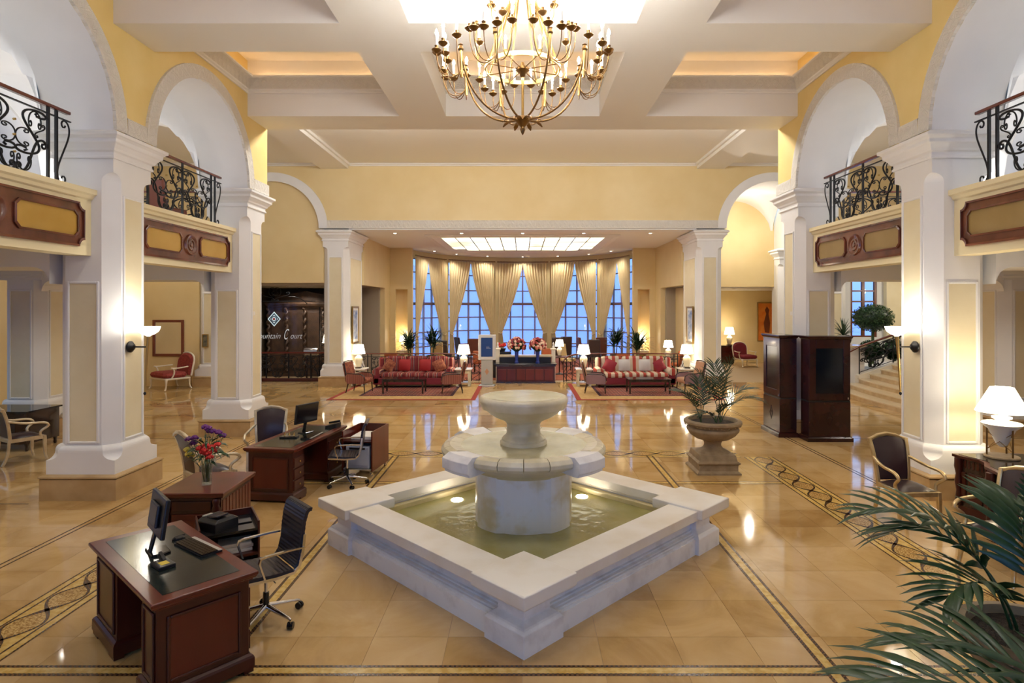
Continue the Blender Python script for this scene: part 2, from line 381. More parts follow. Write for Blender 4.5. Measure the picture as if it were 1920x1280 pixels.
def guil(p0, dx, dy, n, per=.5):
    # chain of ovals between two wavy ribbons; u along (dx,dy), v across
    ux, uy = dx, dy; vx, vy = -dy, dx
    P = lambda u, v, z: (p0[0]+ux*u+vx*v, p0[1]+uy*u+vy*v, z)
    L_ = n*per; b = B(); b.add([P(0,-.265,.0012), P(L_,-.265,.0012), P(L_,.265,.0012), P(0,.265,.0012)], [(0,1,2,3)]); b.obj('mosaic_ground', 'gold_strip', floor)
    b = B()
    for v0, v1 in ((-.265,-.245),(.245,.265),(-.185,-.165),(.165,.185)): b.add([P(0,v0,.002), P(L_,v0,.002), P(L_,v1,.002), P(0,v1,.002)], [(0,1,2,3)])
    b.obj('dark_border', 'dark_tess', floor)
    for k in range(n):
        b = B(); c = (k+.5)*per; b.add([P(c,0,.002)]+[P(c+.205*cos(a*pi/12), .125*sin(a*pi/12), .002) for a in range(24)], [(0,1+a,1+(a+1)%24) for a in range(24)]); b.obj('mosaic_oval', 'gold_tess', floor)
    b = B()
    for sgn in (-1, 1):
        rows = []
        for i in range(n*16+1):
            u = i*per/16; v = sgn*.148*sin(pi*u/per)
            wd = .012 + .02*max(0, cos(2*pi*u/per))**2*(1 if sgn > 0 else .3)
            dv = sgn*.148*pi/per*cos(pi*u/per); l = sqrt(1+dv*dv)
            rows.append([P(u+dv/l*wd, v-wd/l, .0028), P(u-dv/l*wd, v+wd/l, .0028)])
        b.grid(rows, False)
    b.obj('wavy_ribbon', 'dark_tess', floor)
guil((4.315, 2.9), 0, 1, 16); guil((-4.315, 2.9), 0, 1, 16)
guil((-4.0, 11.15), 1, 0, 16)
for sg in (-1, 1):
    for d in (0, .075): inlay('dark_line', 'dark_tess', [(sg*5.5+sg*d-.011, sg*5.5+sg*d+.011, 3, 21)])
    for y in (13.85, 15.1, 16.4): inlay('dark_line', 'dark_tess', [(min(0, sg*11), max(0, sg*11), y, y+.02)], .0012)
    for y in (8.3, 12.45): inlay('dark_line', 'dark_tess', [(min(sg*6.9, sg*11), max(sg*6.9, sg*11), y, y+.02)], .0012)
# ---------------------------------------------------------------- piers
def sq(cx, cy, hx, hy, z, c=0):
    if c <= 0: c = .0005
    return [(cx-hx+c,cy-hy,z),(cx+hx-c,cy-hy,z),(cx+hx,cy-hy+c,z),(cx+hx,cy+hy-c,z),(cx+hx-c,cy+hy,z),(cx-hx+c,cy+hy,z),(cx-hx,cy+hy-c,z),(cx-hx,cy-hy+c,z)]
def rect4(cx, cy, hx, hy, z): return [(cx-hx,cy-hy,z),(cx+hx,cy-hy,z),(cx+hx,cy+hy,z),(cx-hx,cy+hy,z)]
def panel(root, face, c0, c1, u, z0, z1):   # yellow recessed panel in white frame on a pier face; face in '-y','+x','-x'
    fr = B(); pn = B(); t = .022; wd = .035
    def put(b, a0, a1, za, zb, th):
        if face == '-y': b.box(a0, a1, u-th, u+.01, za, zb)
        elif face == '+y': b.box(a0, a1, u-.01, u+th, za, zb)
        elif face == '+x': b.box(u-.01, u+th, a0, a1, za, zb)
        else: b.box(u-th, u+.01, a0, a1, za, zb)
    put(pn, c0, c1, z0, z1, .004); pn.obj('panel', 'panel', root)
    put(fr, c0-wd, c0, z0-wd, z1+wd, t); put(fr, c1, c1+wd, z0-wd, z1+wd, t); put(fr, c0, c1, z0-wd, z0, t); put(fr, c0, c1, z1, z1+wd, t)
    fr.obj('panel_frame', 'white', root, bev=.012)
def pier(cx, cy, hx=.5, hy=.5, zc=4.88, ztop=5.28, faces=(), shaft_in=.06, low=None):
    root = empty_struct('pier', (0,0,0))
    P = .055; rings = [rect4(cx,cy,hx+P,hy+P,0), rect4(cx,cy,hx+P,hy+P,.30), rect4(cx,cy,hx+P-.015,hy+P-.015,.302), rect4(cx,cy,hx+P+.012,hy+P+.012,.315), rect4(cx,cy,hx+P+.012,hy+P+.012,.335), rect4(cx,cy,hx+.01,hy+.01,.36)]
    B().loft(rings).obj('plinth', 'plinth', root)
    rg = [sq(cx,cy,hx,hy,.355), sq(cx,cy,hx,hy,.56)]
    C = .17
    for k in range(9):                      # rounded stop of the corner chamfer
        a = k/8*pi/2; rg.append(sq(cx,cy,hx,hy,.56+.10*(1-cos(a)), C*sin(a)))
    for k in range(7):
        a = k/6*pi/2; rg.append(sq(cx,cy,hx-shaft_in*(1-cos(a)),hy-shaft_in*(1-cos(a)),.67+.09*sin(a), C))
    h1, h2 = hx-shaft_in, hy-shaft_in
    rg.append(sq(cx,cy,h1,h2,zc-.32,C))
    for k in range(1, 9):
        a = k/8*pi/2; rg.append(sq(cx,cy,h1,h2,zc-.32+.12*sin(a), C*cos(a)))
    rg.append(sq(cx,cy,h1,h2,ztop-.02))
    B().loft(rg).obj('shaft', 'white', root)
    prof = [(0,zc),(.03,zc+.0),(.03,zc+.035),(.015,zc+.04),(.015,zc+.09),(.045,zc+.11),(.06,zc+.14),(.10,zc+.19),(.125,zc+.21),(.125,zc+.26),(.16,zc+.29),(.18,zc+.30),(.18,zc+.345),(.05,zc+.40)]
    B().loft([rect4(cx,cy,h1+d,h2+d,z) for d, z in prof]).obj('capital', 'white', root, bev=.006, segs=1)
    if low:
        z = low; pr = [(0,z-.30),(.02,z-.30),(.02,z-.25),(.05,z-.22),(.05,z-.18),(.10,z-.10),(.14,z-.07),(.14,z),(0,z)]
        B().loft([rect4(cx,cy,h1+d,h2+d,zz) for d, zz in pr]).obj('impost', 'white', root, bev=.004, segs=1)
    for f, z0, z1 in faces:
        if f in ('-y', '+y'):
            u = cy-h2 if f == '-y' else cy+h2; pw = h1-.235; panel(root, f, cx-pw, cx+pw, u, z0, z1)
        else:
            u = cx+h1 if f == '+x' else cx-h1; pw = h2-.235; panel(root, f, cy-pw, cy+pw, u, z0, z1)
    return root
for sg in (-1, 1):
    inn = '+x' if sg < 0 else '-x'
    for r, y in enumerate(PR[:4]):
        pier(sg*(XN+.46), y, .49, .49, faces=[('-y',.82,3.08),(inn,.82,4.35)])
        pier(sg*(XA+.5), y, faces=[('-y',.82,3.08),(inn,.82,3.08)], low=3.62)
    pier(sg*6.47, 21.5, .5, 1.0, zc=5.02, ztop=5.45, faces=[('-y',.82,4.45),(inn,.82,4.45)])
    pier(sg*10.8, 21.0, .5, .5, zc=5.02, ztop=5.45, faces=[('-y',.82,3.2),(inn,.82,3.2)])
# ---------------------------------------------------------------- arch walls
def archwall(name, mp, u0, u1, arches, zs, zt, t0, t1, mf, mb='white', flip=False, r_of=None):
    """vertical wall from zs to zt with semicircular openings; t0 = seen face"""
    N_ = 20; front = B(); rest = B(); cuts = []
    segs = []; cur = u0
    for c, r in arches:
        segs.append((cur, c-r)); cur = c+r
    segs.append((cur, u1))
    for a, b in segs:
        if b-a > 1e-4:
            front.add([mp(a,t0,zs), mp(b,t0,zs), mp(b,t0,zt), mp(a,t0,zt)], [(0,1,2,3)])
            rest.add([mp(a,t1,zs), mp(b,t1,zs), mp(b,t1,zt), mp(a,t1,zt)], [(0,3,2,1)])
            rest.add([mp(a,t0,zs), mp(b,t0,zs), mp(b,t1,zs), mp(a,t1,zs)], [(0,1,2,3)])
    for c, r in arches:
        pts = [(c-r*cos(pi*k/N_), zs+r*sin(pi*k/N_)) for k in range(N_+1)]
        for t, b in ((t0, front), (t1, rest)):
            b.add([mp(u,t,z) for u, z in pts]+[mp(u,t,zt) for u, z in pts], [(k,k+1,N_+2+k,N_+1+k) for k in range(N_)])
        rest.grid([[mp(u,t0,z), mp(u,t1,z)] for u, z in pts], True)
    for u in (u0, u1): rest.add([mp(u,t0,zs), mp(u,t1,zs), mp(u,t1,zt), mp(u,t0,zt)], [(0,1,2,3)])
    o = struct(front, name, mf); rest.obj('arch_soffit', mb, o); return o
def archband(mp, c, r, zs, t0, pr, wd, root, mt='braid', ulen=.30):
    N_ = 28; rows = []; us = []
    for k in range(N_+1):
        a = pi*k/N_; q = []
        for rr, tt in ((r, t0), (r, t0-pr), (r+wd, t0-pr), (r+wd, t0)): q.append(mp(c-rr*cos(a), tt, zs+rr*sin(a)))
        rows.append(q); us.append(a*(r+wd/2)/ulen)
    return uvgrid('arch_band', rows, us, [0,0,1,1], mt, root)
def flatband(mp, u0, u1, z0, z1, t0, pr, root, mt='braid', ulen=.30):
    n = max(2, int((u1-u0)/.3)); rows = []; us = []
    for k in range(n+1):
        u = u0+(u1-u0)*k/n; rows.append([mp(u,t0,z0), mp(u,t0-pr,z0), mp(u,t0-pr,z1), mp(u,t0,z1)]); us.append((u-u0)/ulen)
    return uvgrid('arch_band', rows, us, [0,0,1,1], mt, root)
RA = 1.61
for sg, nm in ((-1, 'left'), (1, 'right')):
    mp = lambda u, t, z, s=sg: (s*t, u, z)
    wall = archwall('wall_'+nm, mp, -4, PR[0]+.5, [(c, RA) for c in BC[::-1]], ZS, 8.0, XN, XW, 'yellow')
    for c in BC: archband(mp, c, RA, ZS, XN, .045, .24, wall)
    for y in PR[:4]: flatband(mp, y-.2255, y+.2255 if y < 13 else y+.499, ZS, ZS+.24, XN, .045, wall)
    # wall below the springing behind the camera, closed
    # gallery: transverse arches, outer arcade, vaults
    for y in PR[:4]:
        mt_ = lambda u, t, z, s=sg: (s*u, t, z)
        archwall('trim_%d' % (10+int(y)+(20 if sg > 0 else 0)), mt_, XW, XA, [((XW+XA)/2, 1.63)], ZS, 7.4, y-.48, y+.48, 'white')
    ow = archwall('wall_outer_'+nm, mp, -4, PR[0]+.5, [(c, RA) for c in BC[::-1]], ZS, 7.4, XA, XO, 'white')
    for k, c in enumerate(BC):
        rows = []; n = 20; hx, hy = (XA-XW)/2, 1.61
        for i in range(n+1):
            dx = -hx+2*hx*i/n; row = []
            for j in range(n+1):
                dy = -hy+2*hy*j/n
                z = ZS+max(sqrt(max(0,hx*hx-dx*dx)), sqrt(max(0,hy*hy-dy*dy))*hx/hy)
                row.append((sg*((XW+XA)/2+dx), c+dy, z+.01))
            rows.append(row)
        struct(B().grid(rows, True), 'ceiling_vault', 'white')
    # outer wall of the gallery with tall windows (daylight)
    xo = 13.2
    b = B(); zlo, zhi = 4.9, 7.0
    b.box(min(sg*xo,sg*(xo+.3)), max(sg*xo,sg*(xo+.3)), -4, 20.9, 4.3, zlo); b.box(min(sg*xo,sg*(xo+.3)), max(sg*xo,sg*(xo+.3)), -4, 20.9, zhi, 8)
    ys = [-4]
    for c in BC[::-1]: ys += [c-.8, c+.8]
    ys.append(20.9)
    for k in range(0, len(ys), 2): b.box(min(sg*xo,sg*(xo+.3)), max(sg*xo,sg*(xo+.3)), ys[k], ys[k+1], zlo, zhi)
    struct(b, 'wall_gallery_'+nm, 'white')
    b = B().box(min(sg*XO,sg*13.5), max(sg*XO,sg*13.5), -4, 13.6, 7.3, 7.5); struct(b, 'ceiling_gallery', 'white')
    for k, c in enumerate(BC[:2]):
        root = empty_struct('window_%d' % (20+k+(5 if sg > 0 else 0)))
        fr = B(); x = sg*(xo+.1)
        for yy in (-.8, 0, .8): fr.box(x-.03, x+.03, c+yy-.035, c+yy+.035, zlo, zhi)
        for zz in (zlo, 5.6, 6.3, zhi): fr.box(x-.025, x+.025, c-.8, c+.8, zz-.03, zz+.03)
        fr.obj('window_frame', 'frame_wd', root)
        for yy in (-.4, .4):
            for za, zb in ((zlo,5.6),(5.6,6.3),(6.3,zhi)): B().box(x-.004, x+.004, c+yy-.37, c+yy+.37, za+.03, zb-.03).obj('pane', 'glass', root)
    # deck (gallery floor) with downstand beams under it
    xs = sorted((sg*6.35, sg*13.4))
    struct(B().box(xs[0], xs[1], -4, 13.45, 3.72, 4.3), 'ceiling_aisle', 'ceil')
    for y in PR[:4]:
        # flat arch with rounded corners between pier and outer pier
        pts = []; xa, xb, zb_, zt_ = XW-.06, XA+.06, 3.32, 3.73; rr = .24
        prof = [(xa, zt_), (xa, zb_-rr)]+[(xa+rr-rr*cos(a*pi/12), zb_-rr+rr*sin(a*pi/12)) for a in range(1,7)]
        prof += [(xb-rr+rr*sin(a*pi/12), zb_-rr+rr*cos(a*pi/12)) for a in range(0,6)]+[(xb, zb_-rr),(xb, zt_)]
        rings = [[(sg*x, yy, z) for x, z in prof] for yy in (y-.44, y+.44)]
        b = B(); n = len(prof)
        top = [(sg*x, yy, zt_) for yy in (y-.44,y+.44) for x, z in prof]
        b.add(rings[0]+rings[1], [(k,k+1,n+k+1,n+k) for k in range(n-1)])
        for yy in (y-.44, y+.44):
            b.add([(sg*x,yy,z) for x,z in prof]+[(sg*x,yy,zt_) for x,z in prof], [(k,k+1,n+k+1,n+k) for k in range(n-1)])
        struct(b, 'trim_%d' % (50+int(y)+(20 if sg > 0 else 0)), 'white')
    # outer wall of the lower aisle
    if sg < 0:
        b = B().box(-13.4, -13.2, -4, 8.6, 0, 3.75); b.box(-13.4, -13.2, 8.6, 13, 3.0, 3.75); b.box(-13.4, -13.2, 13.0, 20.9, 0, 4.3); b.box(-13.4, -13.2, 8.6, 13, 0, .3); struct(b, 'wall_aisle_left', 'ywall')
        b = B().box(-17, -13.9, 2, 22, .0, .05); b.box(-16.4, -16.2, 2, 22, 0, 1.9); struct(b, 'ground_added_wall', 'darkwall')  # ground, and a dark wall added to dim the window's lower part
        root = empty_struct('window_1'); fr = B(); pn = []
        for yy in (8.6, 9.7, 10.8, 11.9, 13.0): fr.box(-13.34, -13.26, yy-.04, yy+.04, .3, 3.0)
        for zz in (.3, 1.2, 1.75, 2.3, 3.0): fr.box(-13.33, -13.27, 8.6, 13, zz-.04, zz+.04)
        fr.obj('window_frame', 'black', root)
        for k in range(4):
            for za, zb in ((.3,1.2),(1.2,1.75),(1.75,2.3),(2.3,3.0)): B().box(-13.304, -13.296, 8.64+1.1*k, 9.66+1.1*k, za+.04, zb-.04).obj('pane', 'glass', root)
    else:
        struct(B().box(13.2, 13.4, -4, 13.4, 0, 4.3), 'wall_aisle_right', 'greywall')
# ---------------------------------------------------------------- nave ceiling
struct(B().box(-XN-.2, XN+.2, -4, 13.7, 7.98, 8.1), 'ceiling', 'ceil')
BEAM = 6.80
for y in PR:
    struct(B().box(-XN, XN, y-.475, y+.475, BEAM, 7.99), 'beam', 'ceil')
ycuts = PR[::-1]
for a, b_ in zip(ycuts[:-1], ycuts[1:]):
    for x0, x1 in ((-2.62,-1.63), (1.63,2.62)): struct(B().box(x0, x1, a+.475, b_-.475, BEAM, 7.99), 'beam', 'ceil')
def cornice(x0, x1, y0, y1, glow):
    cx, cy, hx, hy = (x0+x1)/2, (y0+y1)/2, (x1-x0)/2, (y1-y0)/2
    pr = [(0,7.28),(.03,7.28),(.03,7.31),(.06,7.33),(.06,7.36)]
    root = empty_struct('trim_cornice')
    B().loft([rect4(cx,cy,hx-d,hy-d,z) for d, z in pr], cap=False).obj('lower_moulding', 'ceil', root)
    d0, z0, d1, z1 = .06, 7.36, .17, 7.56
    for (ax,ay,bx,by) in ((-1,-1,1,-1),(1,-1,1,1),(1,1,-1,1),(-1,1,-1,-1)):
        A = lambda d,z,sx,sy: Vector((cx+sx*(hx-d), cy+sy*(hy-d), z))
        p0, p1, q0, q1 = A(d0,z0,ax,ay), A(d0,z0,bx,by), A(d1,z1,ax,ay), A(d1,z1,bx,by)
        n = 24; ln = (p1-p0).length
        uvgrid('relief_band', [[p0.lerp(p1,k/n), q0.lerp(q1,k/n)] for k in range(n+1)], [ln*k/n/.34 for k in range(n+1)], [0,1], 'guilloche', root)
    pr = [(.17,7.56),(.20,7.57),(.20,7.60),(.185,7.60),(.185,7.58),(.0,7.58)]
    B().loft([rect4(cx,cy,hx-d,hy-d,z) for d, z in pr], cap=False).obj('upper_lip', 'ceil', root)
    if glow:
        for (ax,ay,bx,by) in glow:
            p0 = Vector((cx+ax*(hx-.09), cy+ay*(hy-.09), 7.60)); p1 = Vector((cx+bx*(hx-.09), cy+by*(hy-.09), 7.60))
            B().tube([p0.lerp(p1,.04), p0.lerp(p1,.96)], .012, 6).obj('cove_lamp', 'cove', root)
allg = ((-1,-1,1,-1),(1,-1,1,1),(1,1,-1,1),(-1,1,-1,-1))
for k, c in enumerate(BC):
    y0, y1 = c-1.6, c+1.6
    cornice(2.62, XN, y0, y1, allg); cornice(-XN, -2.62, y0, y1, allg); cornice(-1.63, 1.63, y0, y1, allg)
# ---------------------------------------------------------------- crossing bay and back wall
YB = 20.5
struct(B().box(-13.4, 13.4, 13.6, YB+.3, 7.68, 7.8), 'ceiling', 'ceil')
struct(B().box(-XN-.2, XN+.2, 13.55, 13.6, BEAM+.02, 8.0), 'trim_70', 'ceil')
for sg in (-1, 1):
    xs = sorted((sg*6.0, sg*6.95)); struct(B().box(xs[0], xs[1], 13.6, YB, 7.50, 7.68), 'beam', 'ceil')
    xi = sorted((sg*5.93, sg*6.0)); struct(B().box(xi[0], xi[1], 13.6, YB, 7.60, 7.68), 'trim_71', 'ceil')
struct(B().loft([[(-13,YB-d,7.68-z),(13,YB-d,7.68-z),(13,YB,7.68-z),(-13,YB,7.68-z)] for d, z in ((.10,0),(.10,.03),(.05,.05),(.03,.09),(0,.09))]), 'trim_72', 'ceil')
mpb = lambda u, t, z: (u, t, z)
bw = archwall('wall_back', mpb, -13, 13, [(-8.63, 1.62), (8.63, 1.62)], 5.45, 7.70, YB, YB+.6, 'ywall')
for c in (-8.63, 8.63): archband(mpb, c, 1.62, 5.45, YB, .05, .30, bw, 'white')
flatband(mpb, -6.72, 6.72, 5.45, 5.72, YB, .06, bw, 'braid')
struct(B().box(-6.0, 6.0, YB+.02, YB+.6, 5.40, 5.46), 'trim_73', 'white')
# left: wall filling the arch, opening of the restaurant below
b = B().box(-10.3, -6.9, YB+.12, YB+.3, 3.58, 7.15); struct(b, 'wall_arch_infill', 'ywall')
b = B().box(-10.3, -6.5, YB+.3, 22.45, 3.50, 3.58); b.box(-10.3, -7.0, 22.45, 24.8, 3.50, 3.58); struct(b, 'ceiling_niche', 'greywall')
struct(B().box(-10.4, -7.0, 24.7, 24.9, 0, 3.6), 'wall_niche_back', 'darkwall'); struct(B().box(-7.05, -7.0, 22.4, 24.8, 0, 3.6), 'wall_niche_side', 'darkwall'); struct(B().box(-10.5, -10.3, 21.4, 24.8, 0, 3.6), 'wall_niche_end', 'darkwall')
# left beyond outer pier: yellow wall with the mirror
struct(B().box(-13.4, -11.2, YB+.1, YB+.3, 0, 7.7), 'wall_mirror', 'ywall')
# right alcove: vaulted bay then low room with paintings
rows = []
for i in range(21):
    dx = -1.62+3.24*i/20; rows.append([(8.63+dx, YB+.6+3.4*j/20, 5.45+max(sqrt(max(0,1.62**2-dx*dx)), sqrt(max(0,1.62**2-((j/20-.5)*3.24)**2)))) for j in range(21)])
struct(B().grid(rows, True), 'ceiling_vault', 'white')
struct(B().box(6.97, 10.3, 24.4, 24.6, 3.57, 7.2), 'wall_alcove_upper', 'ywall')
struct(B().box(10.3, 10.5, 22.6, 24.6, 0, 7.2), 'wall_alcove_side', 'white'); struct(B().box(13.0, 13.2, 24.6, 29.6, 0, 3.6), 'wall_alcove_end', 'ywall'); struct(B().box(10.5, 13.1, 24.4, 24.6, 0, 3.6), 'wall_alcove_front', 'ywall')
struct(B().box(6.97, 7.1, 22.5, 24.5, 0, 7.2), 'wall_alcove_inner', 'ywall'); struct(B().box(6.6, 6.97, 24.4, 29.6, 0, 3.6), 'wall_alcove_low', 'ywall')
struct(B().box(6.6, 13.1, 29.4, 29.6, 0, 3.7), 'wall_alcove_back', 'ywall'); struct(B().box(6.6, 13.1, 24.605, 29.4, 3.55, 3.65), 'ceiling_alcove', 'ceil')
pier(10.15, 23.2, .3, .3, zc=4.6, ztop=5.0, faces=[('-y',.82,3.6)])
# ---------------------------------------------------------------- lounge
YL, RB, CB = 22.5, 5.2, 27.0
ZL = 5.40
lf = struct(B().box(-6.4, 6.4, 22.3, 32.6, -.006, .004), 'floor', 'carpet')
bc = [(-6.2, YB+.6), (6.2, YB+.6)]+[(6.2, CB)]+[(RB*1.03*sin(a), CB+RB*1.03*cos(a)) for a in [R(90-k*6) for k in range(31)]]+[(-6.2, CB)]
lc = struct(B().prism(bc, ZL, ZL+.1), 'ceiling', 'ceil')
for sg in (-1, 1):
    xs = lambda a, b: sorted((sg*a, sg*b))
    x = xs(6.0, 6.25)
    b = B().box(*x, 22.5, 25.9, 3.57, ZL); b.box(*x, 25.9, 26.9, 0, ZL); struct(b, 'wall_lounge', 'ywall')
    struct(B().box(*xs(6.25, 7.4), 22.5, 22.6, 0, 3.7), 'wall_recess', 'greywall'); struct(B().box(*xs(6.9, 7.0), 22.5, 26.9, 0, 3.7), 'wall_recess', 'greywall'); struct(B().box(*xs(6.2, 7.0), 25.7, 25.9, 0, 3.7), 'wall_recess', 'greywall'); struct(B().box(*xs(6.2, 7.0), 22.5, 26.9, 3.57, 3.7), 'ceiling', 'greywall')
    b = B().box(*xs(5.2, 6.0), 26.9, 27.1, 3.55, ZL); b.box(*xs(5.75, 6.0), 26.9, 27.1, 0, 3.55); b.box(*xs(5.0, 5.2), 26.9, 27.2, 0, ZL); b.box(*xs(5.2, 6.0), 27.7, 27.8, 0, 3.6); b.box(*xs(5.9, 6.0), 27.1, 27.7, 0, 3.6); b.box(*xs(5.1, 6.0), 27.1, 27.8, 3.55, 3.6); struct(b, 'wall_niche', 'ywall')
WA = [R(a) for a in (-66, -32.7, 0, 32.7, 66)]; WH = R(14.3)
def bow(a, r, z): return (r*sin(a), CB+r*cos(a), z)
def arcbox(b, a0, a1, r0, r1, z0, z1, n=4):
    rings = [[bow(a,r0,z0), bow(a,r1,z0), bow(a,r1,z1), bow(a,r0,z1)] for a in [a0+(a1-a0)*k/n for k in range(n+1)]]
    return b.loft(rings)
edges = [R(-83.5)]
for a in WA: edges += [a-WH, a+WH]
edges.append(R(83.5))
for k in range(0, len(edges), 2): struct(arcbox(B(), edges[k], edges[k+1], RB, RB+.3, 0, ZL), 'wall_bow', 'ywall')
struct(arcbox(B(), R(-83.4), R(83.4), RB, RB+.3, 5.05, ZL, 32), 'wall_bow_top', 'ywall')
for k, a in enumerate(WA):
    root = empty_struct('window_%d' % (k+2)); fr = B()
    sub = [-1, -.5, 0, .5, 1]
    for q in sub: arcbox(fr, a+q*WH-.007, a+q*WH+.007, RB+.08, RB+.16, .05, 5.05, 1)
    zz = [.05, .8, 1.5, 2.2, 2.9, 3.6, 4.4, 5.05]
    for z in zz: arcbox(fr, a-WH, a+WH, RB+.09, RB+.15, z-.03, z+.03, 6)
    arcbox(fr, a-WH, a+WH, RB+.08, RB+.16, 2.83, 2.97, 6)
    fr.obj('window_frame', 'frame_wd', root)
    for i in range(4):
        for z0, z1 in zip(zz[:-1], zz[1:]):
            arcbox(B(), a+sub[i]*WH+.007, a+sub[i+1]*WH-.007, RB+.115, RB+.125, z0+.03, z1-.03, 1).obj('pane', 'glass', root)
# light box in the lounge ceiling
root = tag(empty_struct('ceiling_light'), 'large glowing skylight panel with dark glazing bars in lounge ceiling', 'ceiling light'); del root['kind']
x0, x1, y0, y1 = -3.15, 3.15, 22.3, 28.0
def outline(g):
    p = [(x0-g, y0-g), (x1+g, y0-g)]
    for k in range(13):
        a = pi*k/12; p.append(((x1+g)*cos(a) if False else (x1+g)*(abs(cos(a))**.55)*(1 if cos(a) > 0 else -1), y1-1.3+(1.3+g)*sin(a)**.8))
    return p
o1, o2, o3 = outline(.45), outline(.22), outline(0)
rg = lambda o, z: [(x, y, z) for x, y in o]
B().loft([rg(o1, ZL-.002), rg(o1, ZL-.05), rg(o2, ZL-.09), rg(o3, ZL-.03), rg(o3, ZL-.002)], cap=False).obj('surround', 'ceil', root)
fr = B()
nx = 11
for i in range(nx+1): x = x0+(x1-x0)*i/nx; fr.box(x-.02, x+.02, y0, y1-(.9 if i in (0,nx) else .3 if i in (1,nx-1) else .05), ZL-.022, ZL-.006)
for j, y in enumerate((y0, y0+1.9, y0+3.8)): fr.box(x0, x1, y-.02, y+.02, ZL-.021, ZL-.007)
fr.obj('glazing_bar', 'bronze', root)
for i in range(nx):
    for ya, yb in ((y0,y0+1.9),(y0+1.9,y0+3.8),(y0+3.8,y1-(.75 if i in (0,nx-1) else .12))):
        xa = x0+(x1-x0)*i/nx; B().box(xa+.02, xa+(x1-x0)/nx-.02, ya+.02, yb-.02, ZL-.012, ZL-.008).obj('pane', 'litpane', root)
# ---------------------------------------------------------------- rear closure
b = B().box(-13.4, -4.2, -4.2, -4, 0, 8.1); b.box(4.2, 13.4, -4.2, -4, 0, 8.1); b.box(-4.2, 4.2, -4.2, -4, 5.0, 8.1); struct(b, 'wall_rear', 'ywall')
w_ = empty_struct('window_30'); fr = B()                       # glazed front added unseen behind the camera for cool fill light
for k in range(7): fr.box(-4.2+1.4*k-.05, -4.2+1.4*k+.05, -4.15, -4.05, 0, 5.0)
for z in (.04, 2.4, 3.7, 4.96): fr.box(-4.2, 4.2, -4.14, -4.06, z-.04, z+.04)
fr.obj('window_frame', 'frame_wd', w_)
for k in range(6):
    for za, zb in ((.08,2.36),(2.44,3.66),(3.74,4.92)): B().box(-4.15+1.4*k, -2.85+1.4*k, -4.105, -4.095, za, zb).obj('pane', 'glass', w_)
struct(B().box(13.2, 13.4, 13.4, 15, 0, 7.7), 'wall_stair_near', 'ywall')
# ================================================================ BALCONIES
def scroll(kind='S', turns=1.25, p=2.2, n=46):
    pts = [(0.0, 0.0)]; K = turns*2*pi*(p+1); h = 1.0/(n//2)
    def walk(sgn):
        a = 0.0; x = y = 0.0; out = []
        for i in range(n//2):
            s_ = (i+.5)*h; k = K*s_**p
            if kind == 'S': a += k*h
            else: a += (k+1.2)*h*(1 if sgn > 0 else -1)
            x += cos(a)*h*sgn; y += sin(a)*h*sgn; out.append((x, y))
        return out
    f = walk(1); b = walk(-1)
    return b[::-1]+[(0.0, 0.0)]+f
def fit(pts, u0, u1, w0, w1, rot=0, fu=False, fw=False):
    q = [(x*cos(rot)-y*sin(rot), x*sin(rot)+y*cos(rot)) for x, y in pts]
    if fu: q = [(-x, y) for x, y in q]
    if fw: q = [(x, -y) for x, y in q]
    xs = [a for a, _ in q]; ys = [b for _, b in q]; ax, bx, ay, by = min(xs), max(xs), min(ys), max(ys)
    return [(u0+(a-ax)/(bx-ax)*(u1-u0), w0+(b-ay)/(by-ay)*(w1-w0)) for a, b in q]
def scrollset(w, h):
    """list of (points, radius) of one scrollwork panel of width w, height h, local u,w"""
    out = []
    S1 = scroll('S', 1.15); S2 = scroll('S', .9); C1 = scroll('C', 1.0)
    for fu in (False, True):
        X = lambda a, b: (a*w, b*w) if not fu else ((1-b)*w, (1-a)*w)
        out.append((fit(S1, *X(.02,.50), .30*h, .98*h, rot=1.25, fu=fu), .0155))
        out.append((fit(S1, *X(.02,.49), .02*h, .56*h, rot=-1.2, fu=fu), .0155))
        out.append((fit(C1, *X(.30,.50), .40*h, .66*h, rot=pi/2, fu=fu), .0095))
        out.append((fit(S2, *X(.04,.20), .58*h, .80*h, rot=.6, fu=not fu), .0095))
        out.append((fit(C1, *X(.26,.48), .04*h, .26*h, rot=0, fu=fu), .0095))
        out.append((fit(C1, *X(.10,.30), .72*h, .96*h, rot=pi, fu=fu), .0095))
    return out
_scr = {}
def scroll_meshes(w, h):
    k = (round(w,3), round(h,3))
    if k not in _scr: _scr[k] = [B().tube([(u, 0, z) for u, z in p], r, 6).mesh('scroll', 'iron') for p, r in scrollset(w, h)]
    return _scr[k]
def put(me, name, parent, loc, rz=0, sc=None):
    o = bpy.data.objects.new(name, me); COL.objects.link(o); o.parent = parent; o.location = loc; o.rotation_euler = (0,0,rz)
    if sc: o.scale = sc
    return o
endS = None
